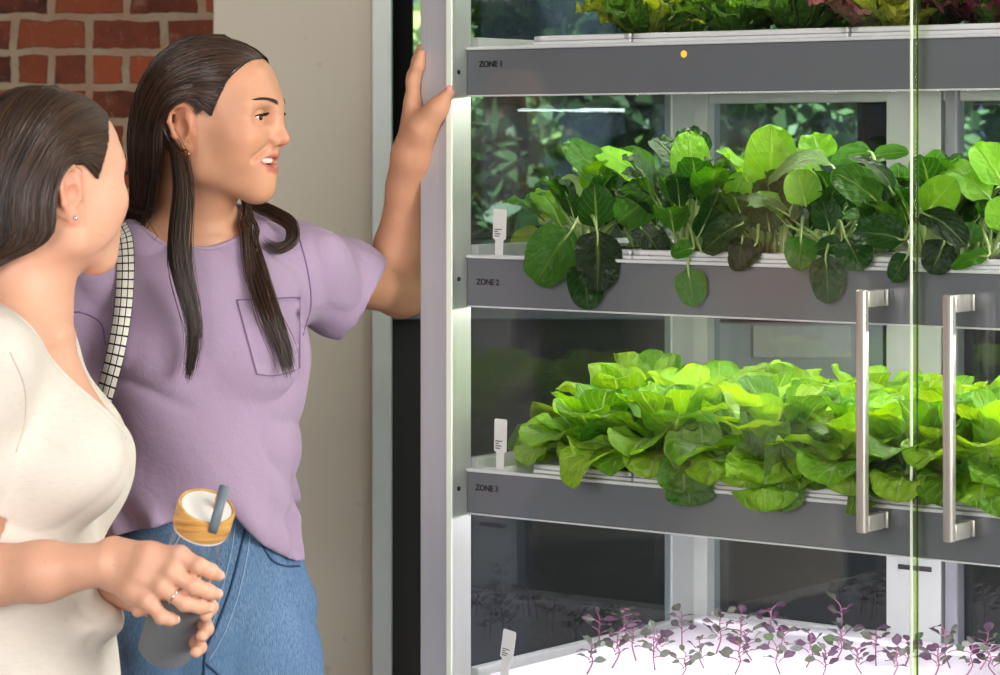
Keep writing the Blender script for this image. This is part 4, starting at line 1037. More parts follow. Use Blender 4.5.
VA, FA = finish(B, .005, fineA)
rootA = tag(empty('person', (at(225, 600, 3.97)[0], 3.97, 0)), 'smiling person in lilac t-shirt and jeans resting one hand on the cabinet edge', 'person')
def skin_mesh(V, F, hd, sm, mat, root):
    lip, red = hd.colors(V, sm); return mk('body', V, F, mat, root, True, None, {'tint': np.stack([lip, red, np.zeros(len(V))], 1)}, local=False)
bodyA = skin_mesh(VA, FA, hA, 1, M_SKIN_A, rootA)

# shirt
O = Field(); O.loft(rowsA(-.003, -.001), fA, .03, p=2.2)
O.cone(neckA+np.array([0, .02, .012]), shL+np.array([0, 0, .002]), .050, .055, .05); O.cone(neckA+np.array([0, .02, .012]), shR, .050, .055, .05)
O.chain([shL, at(345, 291, 4.10), at(392, 308, 4.19)], [.060, .066, .068], .03); O.chain([shR, at(82, 350, 3.905), at(66, 430, 3.92)], [.058, .060, .062], .03)
bl = [at(150, 352, 3.87), at(250, 350, 3.93)]
for b in bl: O.ell(b, (.062, .062, .065), None, .05)
O.func(lambda X: wrinkle(X, 5, .0075, 19, (.25, .1, -1), .32)+wrinkle(X, 9, .0052, 36, (.8, .3, -.55), .4)+.011*np.exp(-((X[:, 2]-zy(515))/.03)**2)*np.sin((X[:, 0]+.4*X[:, 2])*95)*.6, (-9,)*3, (9,)*3, .001, 'a')
def hemA(X):
    hx = (np.array([60, 110, 160, 205, 235, 262, 290, 305, 330])-500)/F_PX*3.87; hz = zy(np.array([548, 538, 524, 510, 516, 548, 568, 573, 573]), 3.87)
    return (np.interp(X[:, 0], hx, hz)-X[:, 2])*.85
def cut_L(X):                         # cuff of the raised arm
    d = halfspace(at(362, 300, 4.13), (.82, .12, -.50))(X); ax_ = nrm(elL-shL); s = (X-shL)-np.outer((X-shL)@ax_, ax_)
    return np.where((np.linalg.norm(s, axis=1) < .115) & ((X-shL)@ax_ > .07), d, -1)
nkC = at(193, 196, 3.945); nkR = .0885
cutsA = [lambda X: nkR-np.linalg.norm(X-nkC, axis=1), cut_L, halfspace(at(76, 372, 3.9), (-.15, 0, -1)), hemA]
def cut_R(X):                         # the sleeve planes act on their own arm only
    d = halfspace(at(80, 368, 3.9), (-.15, 0, -1))(X); return np.where(X[:, 0] < at(100, 0, 3.9)[0]-.02+0*d, d, -1)
cutsA[2] = cut_R
V, F = finish(Shell(O, .012, cutsA), .004); V = relax(V, F, 1, .4)
shirtA = mk('t_shirt', V, F, M_PURPLE, rootA, True, local=False)
# neckline rib and pocket
def snap(fld, P, off, d=None, it=25):
    """move points along d (default: the field's gradient) onto the level set off"""
    P = np.array(P, float)
    for _ in range(it):
        v = fld.eval(P)-off
        if d is None:
            g = np.stack([fld.eval(P+np.eye(3)[j]*.002)-v-off for j in range(3)], 1); g /= np.linalg.norm(g, axis=1)[:, None]+1e-9; P = P-g*np.clip(v, -.01, .01)[:, None]
        else: P = P+np.asarray(d)*np.clip(v, -.02, .02)[:, None]
    return P
def px_on(fld, pts, off, Zs):         # drop sight lines onto a field
    P = np.asarray(pts, float); Z = np.full(len(P), float(Zs))
    ray = lambda Z: np.stack([(P[:, 0]-500)/F_PX*Z, Z, CAM_Z-(P[:, 1]-HOR)/F_PX*Z], 1)
    for _ in range(45): Z = Z+np.clip(fld.eval(ray(Z))-off, -.03, .03)*.8
    return ray(Z)
def ribbon(fld, pts, width, off, th, Zs, n=24, axis=None):
    P = px_on(fld, catmull(np.array(pts, float), n), off, Zs); T = np.gradient(P, axis=0); T /= np.linalg.norm(T, axis=1)[:, None]
    g = np.stack([fld.eval(P+np.eye(3)[j]*.004)-fld.eval(P-np.eye(3)[j]*.004) for j in range(3)], 1); g /= np.linalg.norm(g, axis=1)[:, None]+1e-9
    if axis is not None: g = np.tile(nrm(axis), (n, 1))
    Sd = np.cross(T, g); Sd /= np.linalg.norm(Sd, axis=1)[:, None]
    w = np.broadcast_to(np.asarray(width, float), (n,))[:, None]*.5
    V = np.stack([P-Sd*w, P+Sd*w, P+Sd*w+g*th, P-Sd*w+g*th], 1).reshape(-1, 3); Fs = []
    for i in range(n-1):
        for k in range(4): Fs.append((i*4+k, i*4+(k+1) % 4, i*4+4+(k+1) % 4, i*4+4+k))
    Fs += [(3, 2, 1, 0), (n*4-4, n*4-3, n*4-2, n*4-1)]; s = np.linspace(0, 1, n)
    U = np.stack([np.tile([0, 1, 1, 0], n), np.repeat(s, 4)], 1)
    return V, Fs, U
M_PURPLE_S = plain('lilac_seam', (134, 106, 148), .9, var=.1, scale=300)
pk = px_on(O, [(237+63*u+20*v*(1-u), 300-3*u+74*v-3*u*v+(4*math.sin(PI*u) if v == 1 else 0)) for v in np.linspace(0, 1, 9) for u in np.linspace(0, 1, 9)], .0012, 3.75)
g9 = np.arange(81).reshape(9, 9); Fp = [(g9[i, j], g9[i+1, j], g9[i+1, j+1], g9[i, j+1]) for i in range(8) for j in range(8)]
pkb = pk+np.array([0, .003, 0]); n9 = 81; rim = [g9[0, j] for j in range(9)]+[g9[i, 8] for i in range(1, 9)]+[g9[8, j] for j in range(7, -1, -1)]+[g9[i, 0] for i in range(7, 0, -1)]
Fp2 = Fp+[tuple(i+n9 for i in reversed(f)) for f in Fp]+[(rim[(i+1) % len(rim)], rim[i], rim[i]+n9, rim[(i+1) % len(rim)]+n9) for i in range(len(rim))]
pocket = mk('chest_pocket', np.vstack([pk, pkb]), Fp2, M_PURPLE, shirtA, True, local=False)
m = MB(); edge = [pk[i] for i in rim]+[pk[rim[0]]]; m.tube(np.array(edge)+np.array([0, -.0006, 0]), .0010, 5)
mk('pocket_seam', *(lambda v, f: (v, f))(*tube_mesh(np.array(edge)+np.array([0, -.0004, 0]), .0009, 5)), M_PURPLE_S, pocket, True, local=False)
for nm, pts in (('shoulder_seam', [(60, 318), (78, 312), (100, 322), (106, 345)]), ('sleeve_seam', [(300, 240), (308, 272), (311, 305), (303, 335)])):
    P = px_on(O, catmull(np.array(pts, float), 16), .0004, 3.7); v, f = tube_mesh(P, .0012, 5); mk(nm, v, f, M_PURPLE_S, shirtA, True, local=False)
P = []
for az in np.linspace(-1.75, 1.75, 46):      # where the round neckline meets the cloth
    h_ = math.cos(az)*fA+math.sin(az)*lA; el = np.linspace(.5, -1.45, 120); X = nkC+nkR*(np.cos(el)[:, None]*h_+np.sin(el)[:, None]*np.array([0, 0, 1.]))
    d_ = O.eval(X)+.0022; k_ = int(np.argmax(d_ < 0)); P.append(X[k_])
P = np.array(P); P[1:-1] = (P[:-2]+P[1:-1]*2+P[2:])/4
v, f = tube_mesh(P, .0040, 8); mk('collar_rib', v, f, M_PURPLE, shirtA, True, local=False)

# jeans
J = Field(); J.loft([(zy(y), at(cx, 0, 3.97)[0], 3.97, w_, d_) for y, cx, w_, d_ in ((700, 213, .136, .108), (650, 211, .138, .112), (600, 208, .136, .111), (560, 206, .128, .107), (505, 204, .120, .102), (480, 204, .120, .102))], fA, .03)
J.chain([hpL, knL, anL+np.array([0, 0, .02])], [.087, .072, .060], .02); J.chain([hpR, knR, anR+np.array([0, 0, .02])], [.090, .072, .060], .02)
J.func(lambda X: wrinkle(X, 21, .0055, 24, (1, .2, .25), .35)+wrinkle(X, 22, .0035, 40, (.7, 0, .7), .4), (-9,)*3, (9,)*3, .001, 'a')
V, F = finish(Shell(J, .013, [halfspace((0, 0, zy(488)), (-.05, 0, 1)), halfspace((0, 0, .075), (0, 0, -1))]), .005)
jeans = mk('jeans', V, F, M_DENIM, rootA, True, local=False)
def seam(nm, pts, r, mat, off=.0006, par=None, fld=J, Zs=3.7):
    P = px_on(fld, catmull(np.array(pts, float), 26), off, Zs); v, f = tube_mesh(P, r, 6); return mk(nm, v, f, mat, par or jeans, True, local=False)
seam('fly_seam', [(247, 518), (240, 552), (230, 590), (216, 628), (206, 650), (203, 690)], .0020, M_DENIM_D)
seam('fly_stitching', [(236, 520), (231, 552), (222, 590), (213, 622), (205, 640)], .0008, M_THREAD)
seam('fly_edge_stitching', [(252, 520), (247, 556), (238, 596), (224, 634), (208, 662)], .0008, M_THREAD)
seam('pocket_seam', [(262, 545), (272, 560), (286, 566), (300, 566)], .0016, M_DENIM_D)
seam('pocket_stitching', [(186, 515), (182, 530), (172, 548), (150, 560), (120, 566)], .0014, M_THREAD)
seam('inseam', [(204, 662), (222, 680), (240, 720)], .0018, M_DENIM_D)
# shoes
for an in (anL, anR):
    sh = Field(); a0 = np.array([an[0], an[1], .05]); sh.chain([a0-fA*.03, a0+fA*.05, a0+fA*.13-np.array([0, 0, .012])], [.040, .042, .034], .02); sh.plane((0, 0, .018), (0, 0, -1)); 
    V, F = finish(sh, .006); so = mk('shoe', V, F, M_SHOE, rootA, True, local=False)
    sl = Field(); b0 = np.array([an[0], an[1], .012]); sl.chain([b0-fA*.03, b0+fA*.05, b0+fA*.13], [.041, .043, .036], .02); sl.plane((0, 0, .0005), (0, 0, -1)); sl.plane((0, 0, .022), (0, 0, 1))
    V, F = finish(sl, .006); mk('sole', V, F, M_SOLE, so, True, local=False)

# face details
def face(hd, root, sm, near=(-1, 1), teeth=True):
    for y in near:
        v, f = uvsphere(hd.w((.0772, y*.030, .0175)), .0124*hd.s); e = mk('eye', v, f, M_EYEW, root, True, local=False)
        g = hd.w((.0772, y*.030, .0175)); look = nrm(hd.R[0]+.12*hd.R[1]*0)
        v, f = disc_cap(g, look, .0126*hd.s, .0068*hd.s); mk('iris', v, f, M_IRIS, e, True, local=False)
        V, F, o = [], [], 0
        for i in range(26):      # upper lashes
            u = -1+2*i/25; b = np.array([.0905-.006*u*u, y*.0305+u*.0118, .0222-.0030*u*u]); e2 = b+np.array([.0085, .004*u, .0022])
            v, f = tube_mesh([hd.w(b), hd.w(b*.4+e2*.6+np.array([0, 0, -.0008])), hd.w(e2)], [.0006, .0005, .0002], 4); V += list(v); F += [tuple(k+o for k in q) for q in f]; o += len(v)
        v, f = tube_mesh([hd.w((.0905-.006*u*u, y*.0305+u*.0120, .0222-.0030*u*u)) for u in np.linspace(-1, 1, 9)], .0010, 5); V += list(v); F += [tuple(k+o for k in q) for q in f]
        mk('eyelashes', V, F, M_LASH, root, True, local=False)
        V, F, o = [], [], 0; nb = 170
        u = RNG.uniform(0, 1, nb); h = RNG.uniform(-1, 1, nb)*(.0031*(1-.7*u))
        p = np.stack([np.full(nb, .12), y*(.011+.037*u), .0375+.0060*np.sin(PI*np.minimum(1, u*1.05)*.66)+h], 1)
        p = snap(BF[hd], hd.w(p), .0005, -hd.R[0]); q = hd.loc(p)+np.stack([np.full(nb, .01), y*np.full(nb, .0058), .0026*(1-1.4*u)], 1)
        q = snap(BF[hd], hd.w(q), .0009, -hd.R[0])
        for i in range(nb):     # brow hairs
            v, f = tube_mesh([p[i], (p[i]+q[i])/2, q[i]], [.00042, .00038, .00012], 3); V += list(v); F += [tuple(k+o for k in g_) for g_ in f]; o += len(v)
        mk('eyebrow', V, F, M_BROW, root, True, local=False)
    if teeth:
        V, F, o = [], [], 0
        for row, z in ((0, -.0425),):
            for i in range(-6, 7):
                a = i*.155; c = np.array([.0600+.0275*math.cos(a), .030*math.sin(a)*.92, z]); v, f = uvsphere(hd.w(c), .0032*hd.s, (1.0, 1.0, 1.55), hd.R, 8, 10); V += list(v); F += [tuple(k+o for k in q) for q in f]; o += len(v)
        mk('teeth', V, F, M_TEETH, root, True, local=False)
def uvsphere(c, r, sc=(1, 1, 1), R=None, nz=14, na=20):
    R = np.eye(3) if R is None else R; vs = [np.array(c)+r*(np.array([0, 0, 1.])*sc)@R]
    for i in range(1, nz):
        for k in range(na): vs.append(np.array(c)+r*(np.array([math.sin(PI*i/nz)*math.cos(2*PI*k/na), math.sin(PI*i/nz)*math.sin(2*PI*k/na), math.cos(PI*i/nz)])*sc)@R)
    vs.append(np.array(c)-r*(np.array([0, 0, 1.])*sc)@R); f = [(0, 1+k, 1+(k+1) % na) for k in range(na)]
    for i in range(nz-2):
        for k in range(na): f.append((1+i*na+k, 1+(i+1)*na+k, 1+(i+1)*na+(k+1) % na, 1+i*na+(k+1) % na))
    L = len(vs)-1; f += [(L, 1+(nz-2)*na+(k+1) % na, 1+(nz-2)*na+k) for k in range(na)]
    return vs, f
def disc_cap(c, d, R, r, n=20):
    d = nrm(d); s = nrm(np.cross(d, [0, 0, 1])); u = np.cross(s, d); vs = [c+d*(R+.0002)]; fs = []
    for j in (1, 2):
        q = r*j/2; h = math.sqrt(R*R-q*q)+.0002
        vs += [c+d*h+q*(math.cos(2*PI*k/n)*s+math.sin(2*PI*k/n)*u) for k in range(n)]
    fs = [(0, 1+k, 1+(k+1) % n) for k in range(n)]+[(1+k, 1+n+k, 1+n+(k+1) % n, 1+(k+1) % n) for k in range(n)]; return vs, fs
BF = {hA: B}
face(hA, rootA, 1)
# thumb nail
nv, nf = uvsphere(tht+np.array([.0005, -.0062, .0045]), .0062, (.75, .35, 1.0)); mk('thumb_nail', nv, nf, plain('pink_nail', (222, 146, 134), .3), rootA, True, local=False)
# earring
ec = hA.w((-.006, -.0775, -.034)); mk('earring', *tube_mesh([ec+.0062*(math.cos(q)*np.array([.8, -.6, 0])+math.sin(q)*np.array([0, 0, 1.])) for q in np.linspace(0, 2*PI, 22)], .0010, 6, False), M_GOLD, rootA, True, local=False)
nv, nf = uvsphere(hA.w((-.001, -.0765, -.0165)), .0018); mk('ear_stud', nv, nf, M_GOLD, rootA, True, local=False)

# hair
def hair_cap(hd, root, mat):
    Fc = Field(); hd.skull(Fc); 
    outer = lambda X: Fc.eval(X)-.0030*hd.s
    class Cap(Field):
        def eval(s, X, far=.25):
            q = hd.loc(X); d = outer(X); d = np.maximum(d, -(d+.010))
            hl = (q[:, 0]-.70*q[:, 2]-.004)*.8*hd.s; d = smax(d, hl, .004)
            ear = np.maximum(-.034-q[:, 0], q[:, 2]-.036)*hd.s      # negative in the ear region
            d = smax(d, -ear, .006); return smax(d, (-.075-q[:, 2])*hd.s, .004)
        def bounds(s): lo, hi = Fc.bounds(); return lo-.01, hi+.01
    V, F = finish(Cap(), .004); return mk('scalp_hair', V, F, mat, root, True, None, {'strand': np.full(len(V), .15)}, local=False)
def strands(name, fld, sheets, n_total, mat, root, r=.0007, clear=.0042, push=None):
    """sheets: (guides [world pts], share, jitter); strands run between neighbouring guides, kept outside the body"""
    tot = sum(s[1] for s in sheets); PP, RR, CC = [], [], []
    m = 26
    for guides, share, jit in sheets:
        n = int(n_total*share/tot); G = np.stack([catmull(g, m) for g in guides]); ng = len(G)
        u = np.sort(RNG.uniform(0, ng-1-1e-6, n)); i = u.astype(int); t = (u-i)[:, None, None]
        sm = t*t*(3-2*t)*.5+t*.5
        P = G[i]*(1-sm)+G[np.minimum(i+1, ng-1)]*sm
        s = np.linspace(0, 1, m)[None, :, None]
        j0 = RNG.normal(0, 1, (n, 1, 3))*jit; j1 = RNG.normal(0, 1, (n, 1, 3))*jit
        P = P+j0*(.35+.65*s)+j1*s*(1-s)*1.2
        wv = RNG.normal(0, 1, (n, 1, 3))*jit*.5; P = P+wv*np.sin(s*RNG.uniform(5, 14, (n, 1, 1))+RNG.uniform(0, 6, (n, 1, 1)))*s
        cut = RNG.uniform(.86, 1.0, (n, 1, 1)); idx = s*cut*(m-1); k0 = np.minimum(idx.astype(int), m-2); fr = idx-k0
        P = np.take_along_axis(P, np.broadcast_to(k0, P.shape), 1)*(1-fr)+np.take_along_axis(P, np.broadcast_to(k0+1, P.shape), 1)*fr
        PP.append(P); CC.append(np.clip(RNG.normal(.4, .25, n), 0, 1))
    P = np.concatenate(PP); c = np.concatenate(CC); n = len(P)
    X = P.reshape(-1, 3); cl = (clear*RNG.uniform(.4, 1.6, (n, 1))*np.interp(np.linspace(0, 1, m), [0, .2], [.55, 1])[None]).ravel()
    for _ in range(3):
        d = fld.eval(X)-cl; b = d < 0
        if b.any():
            Y = X[b]; g = np.stack([fld.eval(Y+np.eye(3)[q]*.002)-fld.eval(Y-np.eye(3)[q]*.002) for q in range(3)], 1); g /= np.linalg.norm(g, axis=1)[:, None]+1e-9
            X[b] = Y-g*np.maximum(d[b], -.03)[:, None]
    P = X.reshape(n, m, 3)
    T = np.gradient(P, axis=1); T /= np.linalg.norm(T, axis=2)[..., None]+1e-12
    a = RNG.normal(0, 1, (n, 1, 3)); S1 = np.cross(T, a); S1 /= np.linalg.norm(S1, axis=2)[..., None]+1e-12; S2 = np.cross(T, S1)
    rad = r*RNG.uniform(.7, 1.3, (n, 1))*np.interp(np.linspace(0, 1, m), [0, .06, .8, 1], [.6, 1, .9, .15])[None]
    ring = np.stack([P+rad[..., None]*(math.cos(q)*S1+math.sin(q)*S2) for q in (0, 2*PI/3, 4*PI/3)], 2)
    V = ring.reshape(-1, 3); base = (np.arange(n)[:, None]*m+np.arange(m-1)[None])*3
    F = np.stack([np.stack([base+k, base+(k+1) % 3, base+3+(k+1) % 3, base+3+k], -1) for k in range(3)], 2).reshape(-1, 4)
    return mk(name, V, F, mat, root, True, None, {'strand': np.repeat(c, m*3)}, local=False)
def W_(hd, pts): return [hd.w(p) for p in pts]
def scalp_guides(hd, y=1.0, tails=None):
    g = [[(.029, -.066, .020), (.006, -.077, .041), (-.022, -.087, .036), (-.040, -.086, .004), (-.046, -.080, -.045)],
         [(.040, -.060, .050), (.010, -.077, .054), (-.028, -.087, .044), (-.050, -.084, .000), (-.054, -.078, -.05)],
         [(.052, -.047, .078), (.018, -.070, .078), (-.032, -.084, .058), (-.058, -.080, .004), (-.064, -.074, -.05)],
         [(.068, -.026, .094), (.028, -.060, .100), (-.034, -.080, .074), (-.072, -.074, .010), (-.078, -.068, -.05)],
         [(.076, -.004, .100), (.022, -.045, .124), (-.042, -.070, .094), (-.086, -.062, .020), (-.092, -.056, -.05)],
         [(.020, -.002, .134), (-.030, -.030, .130), (-.080, -.046, .084), (-.106, -.044, .010), (-.108, -.038, -.05)],
         [(-.040, .000, .130), (-.076, -.012, .104), (-.106, -.016, .052), (-.116, -.014, .000), (-.116, -.010, -.06)]]
    out = []
    for i, q in enumerate(g):
        q = [(p[0], p[1]*y, p[2]) for p in q]
        if tails: q = q+[(p[0], p[1]*y, p[2]) for p in tails(i/6.0)]
        out.append(W_(hd, q))
    return out
hair_cap(hA, rootA, M_HAIR_A)
tailA = lambda f: [(-.070-.050*f, -.050+.040*f, -.11), (-.100-.035*f, -.010+.03*f, -.18), (-.125-.02*f, .02+.02*f, -.26), (-.13-.02*f, .03+.02*f, -.33)]
ZB = Field(); ZB.P = list(B.P)+list(O.P[:-1])
nearA = scalp_guides(hA, 1.0, tailA)
farA = scalp_guides(hA, -1.0, tailA)
lockA = []
for dx, sx, dz in ((-1, -1, .01), (-.2, -.2, -.008), (.6, .5, -.006), (1, 1, .004)):
    top = W_(hA, [(.020+.01*dx, -.070, .034+.012*dx), (-.010, -.084, .046), (-.040, -.086, .016)])
    lockA.append(top+[at(172+3*dx, 140, 3.868+dz), at(178+5*dx, 160, 3.845+dz), at(182+8*dx, 190, 3.835+dz), at(179+9*dx, 222, 3.82+dz), at(178+9*dx, 258, 3.805+dz), at(186+7*dx, 294, 3.80+dz), at(194+4*dx, 328, 3.80+dz), at(191+3*dx, 360, 3.80+dz), at(187+2*dx, 384-6*abs(sx), 3.80+dz)])
lockB = []
for d in (-1, -.3, .4, 1):
    lockB.append([at(228+3*d, 190, 4.0), at(236+5*d, 207, 3.985), at(243+9*d, 229, 3.95), at(254+10*d, 266, 3.905), at(268+9*d, 308, 3.872), at(281+7*d, 343, 3.865), at(291+4*d, 376-6*d, 3.865)])
loopB = []
for d in (-1, 0, 1):
    loopB.append([at(230, 196+2*d, 4.0), at(246, 206+5*d, 3.985), at(270, 212+6*d, 3.975), at(290-2*d, 224+5*d, 3.965), at(291-5*d, 241+3*d, 3.955), at(277-3*d, 249-2*d, 3.945), at(262, 243-4*d, 3.94)])
strands('long_hair', ZB, [(nearA, 1.6, .0022), (farA, .6, .0022)], 3000, M_HAIR_A, rootA)
strands('front_lock', ZB, [(lockA, 1, .0017), (lockA, .12, .0065)], 560, M_HAIR_A, rootA, .0006, .004)
strands('shoulder_lock', ZB, [(lockB, 1, .0020), (loopB, .5, .0032), (lockB, .1, .0065)], 640, M_HAIR_A, rootA, .0006, .004)

# ================================================================== the woman in the oatmeal shirt
b8 = math.radians(-8); fB = np.array([math.cos(b8), math.sin(b8), 0]); rB = np.array([math.sin(b8), -math.cos(b8), 0])
hB = Head(at(46, 195, 3.42), frame(math.radians(40), math.radians(3)), .97)
D = Field(); hB.build(D, .4)
neckB = at(14, 318, 3.44); ZT = 3.42
D.cone(hB.w((-.028, 0, -.030)), neckB, .052, .056, .03); D.cone(hB.w((.004, 0, -.058)), at(19, 316, 3.43), .032, .036, .03)
shN = at(-14, 362, 3.27); shF = at(30, 358, 3.58); elN = at(-98, 588, 3.30); wrN = at(106, 564, 3.215)
elF = at(40, 585, 3.56); wrF = at(140, 588, 3.375)
D.cone(neckB+np.array([0, 0, .01]), shN, .046, .046, .05); D.cone(neckB+np.array([0, 0, .01]), shF, .046, .046, .05)
zb = lambda y: CAM_Z-(y-HOR)/F_PX*ZT
def rowsB(dl): return [(zb(y), at(cx, y, ZT)[0], ZT, hw+dl, hd/830.+dl) for y, cx, hd, hw in
    ((345, 2, 62, .120), (385, 4, 79, .142), (420, 8, 88, .150), (455, 10, 92, .148), (490, 9, 92, .142), (525, 6, 92, .138), (560, 4, 96, .138), (600, 4, 99, .142), (640, 6, 106, .152), (680, 8, 110, .160), (760, 8, 112, .165))]
D.loft([(r[0], r[1], r[2], r[3]+(.006 if r[0] > zb(430) else -.004), r[4]+(.006 if r[0] > zb(430) else -.004)) for r in rowsB(-.012)], fB, .03)
bst = [at(74, 458, 3.345), at(82, 458, 3.49)]
for b in bst: D.ell(b, (.058, .060, .062), None, .04)
D.cone(at(16, 335, 3.42), at(68, 425, 3.40), .036, .040, .05)
D.cone(shN, elN, .045, .040, .02); D.chain([elN, elN*.7+wrN*.3+np.array([0, -.002, .004]), elN*.3+wrN*.7, wrN], [.0400, .0405, .0315, .0238], .02)
D.cone(shF, elF, .045, .038, .02); D.chain([elF, wrF], [.037, .025], .02)
# near hand over the bottle (fingers point right), far hand around its back
ZH = 3.175
K = [at(180, 556, ZH+.006), at(173, 573, ZH), at(163, 587, ZH+.001), at(149, 601, ZH+.006)]
PI_ = [at(199, 566, ZH-.004), at(194, 586, ZH-.006), at(185, 603, ZH-.002), at(162, 617, ZH-.002)]
DI_ = [at(211, 571, ZH+.004), at(208, 591.5, ZH+.002), at(200, 606.5, ZH+.004), at(170, 619, ZH+.004)]
TI_ = [at(219, 575.5, ZH+.012), at(217, 594, ZH+.011), at(209, 608, ZH+.012), at(175, 620, ZH+.010)]
for j in range(4):
    c0 = wrN+np.array([.010, .004, .012-.009*j]); c1 = c0*.45+K[j]*.55+np.array([0, -.004, 0])
    D.chain([c0, c1, K[j]], [.0180, .0140, .0108], .010)
    r = (.0086, .0088, .0084, .0075)[j]; D.chain([K[j], K[j]*.5+PI_[j]*.5, PI_[j], PI_[j]*.45+DI_[j]*.55, DI_[j], TI_[j]], [r+.0018, r+.0002, r+.0009, r-.0008, r-.0002, r-.0022], .0035)
    D.ell(K[j]+np.array([0, -.003, .001]), (.008, .007, .008), None, .010)
D.chain([wrN+np.array([.008, .008, .008]), at(132, 562, ZH+.035), at(150, 580, ZH+.065), at(166, 594, ZH+.085)], [.019, .0155, .0105, .0085], .010)     # thumb behind the bottle
D.cone(wrF, at(168, 612, 3.325), .023, .020, .02)
for j, (a, m1, m2, tp) in enumerate(((at(188, 598, 3.335), at(208, 602, 3.290), at(211, 607, 3.245), at(206, 616, 3.215)), (at(186, 616, 3.335), at(204, 623, 3.290), at(206.5, 629, 3.250), at(202, 636, 3.215)), (at(182, 634, 3.335), at(197, 642, 3.290), at(199.5, 647, 3.250), at(196, 652, 3.220)))):
    D.chain([at(168, 612, 3.325), a], [.018, .011], .012); D.chain([a, m1, m2, tp], [.0100, .0086, .0082, .0066], .003)
D.chain([at(164, 610, 3.325), at(150, 604, 3.300), at(143, 607, 3.255), at(138, 611, 3.225)], [.014, .0105, .0090, .0072], .006)
# legs below the picture
hN = at(0, 800, 3.33); hF = at(15, 800, 3.50); kN = at(20, 1060, 3.33); kF = at(35, 1060, 3.50); aN = at(5, 1330, 3.36); aF = at(20, 1325, 3.52)
for hp, k_, an in ((hN, kN, aN), (hF, kF, aF)):
    an[2] = .085; D.cone(hp, k_, .080, .054, .03); D.chain([k_, an], [.054, .034], .03); D.chain([an, np.array([an[0], an[1], .05]), np.array([an[0], an[1], .045])+fB*.12], [.034, .034, .028], .02)
def fineB(c, k):
    head = (c[:, 2] > 1.30); hand = (c[:, 2] < 1.06) & (c[:, 2] > .88) & (c[:, 1] < 3.34) & (c[:, 0] > -.60); chest = (c[:, 2] > 1.14)
    return head | hand | chest if k == 0 else (head & (c[:, 2] > 1.32)) | (hand & (c[:, 0] > -.46))
VB, FB = finish(D, .005, fineB)
rootB = tag(empty('person', (at(10, 600, 3.42)[0], 3.42, 0)), 'person in an oatmeal v-neck t-shirt on the left holding a grey bottle', 'person')
skin_mesh(VB, FB, hB, .4, M_SKIN_B, rootB)
Q = Field(); Q.loft(rowsB(-.001), fB, .03, p=2.2)
for b in bst: Q.ell(b, (.066, .068, .068), None, .05)
Q.cone(neckB+np.array([0, 0, .006]), shN, .052, .056, .05); Q.cone(neckB+np.array([0, 0, .006]), shF, .052, .056, .05)
Q.chain([shN, shN*.5+elN*.5, elN], [.058, .060, .060], .03); Q.chain([shF, shF*.5+elF*.5], [.056, .056], .03)
Q.cone(at(16, 335, 3.42), at(68, 425, 3.40), .043, .048, .05)
Q.ell(at(100, 622, 3.38), (.030, .05, .022), None, .03)
Q.func(lambda X: wrinkle(X, 31, .0040, 22, (1, 0, .5), .3)+wrinkle(X, 32, .0034, 36, (.8, 0, -.6), .35)*np.clip((1.18-X[:, 2])/.06, .15, 1), (-9,)*3, (9,)*3, .001, 'a')
Av, Bv = at(-6, 311, 3.36), at(119, 438, 3.40); n1 = np.cross(Bv-Av, (.45, -.88, 0)); n1 = n1*np.sign(n1[2]); n1 = nrm(n1)
lB = -rB; n2 = n1-2*lB*np.dot(n1, lB); Bf = Bv-np.array([0, 0, .035])
def vneck(X): return -np.maximum(-((X-Bv)@n1), -((X-Bf)@n2))
def cut_sleeve(X):
    d = halfspace(shN*.42+elN*.58, elN-shN)(X); s = (X-shN)-np.outer((X-shN)@nrm(elN-shN), nrm(elN-shN)); near = (X[:, 1] < 3.36) & (X[:, 0] < at(22, 0, 3.3)[0]-.0*d)
    inb = np.linalg.norm(s, axis=1) < .085; return np.where(near & inb, d, -1)
def cut_far(X):
    d = halfspace(shF*.5+elF*.5, elF-shF)(X); return np.where((X[:, 1] > 3.56), d, -1)
V, F = finish(Shell(Q, .012, [vneck, cut_sleeve, cut_far, halfspace((0, 0, zb(770)), (0, 0, -1))]), .004); V = relax(V, F, 1, .4)
shirtB = mk('t_shirt', V, F, M_OAT, rootB, True, local=False)
vm = nrm(np.cross(Bv-Av, n1)); vm = vm*np.sign(-vm[1]); tt = np.linspace(-.05, 1.0, 40); P = Av+(Bv-Av)*tt[:, None]; rr_ = np.full(40, .12)
for _ in range(60): rr_ = rr_-np.clip(Q.eval(P+vm*rr_[:, None])+.0025, -.01, .01)*.6
v, f = tube_mesh(P+vm*rr_[:, None], .0034, 8); mk('neckline_rib', v, f, M_OAT, shirtB, True, local=False)
P = px_on(Q, catmull(np.array([(10, 352), (24, 385), (25, 420), (16, 452)], float), 16), .0002, 3.0); v, f = tube_mesh(P, .0011, 5); mk('sleeve_seam', v, f, plain('oatmeal_seam', (206, 196, 184), .9), shirtB, True, local=False)
J2 = Field(); J2.loft([(zb(860), at(6, 0, ZT)[0], ZT, .160, .125), (zb(700), at(6, 0, ZT)[0], ZT, .145, .110)], fB, .03); J2.chain([hN, kN, aN], [.092, .068, .052], .02); J2.chain([hF, kF, aF], [.092, .068, .052], .02)
V, F = finish(Shell(J2, .014, [halfspace((0, 0, zb(705)), (0, 0, 1)), halfspace((0, 0, .07), (0, 0, -1))]), .007); mk('trousers', V, F, plain('dark_denim', (46, 60, 84), .9), rootB, True, local=False)
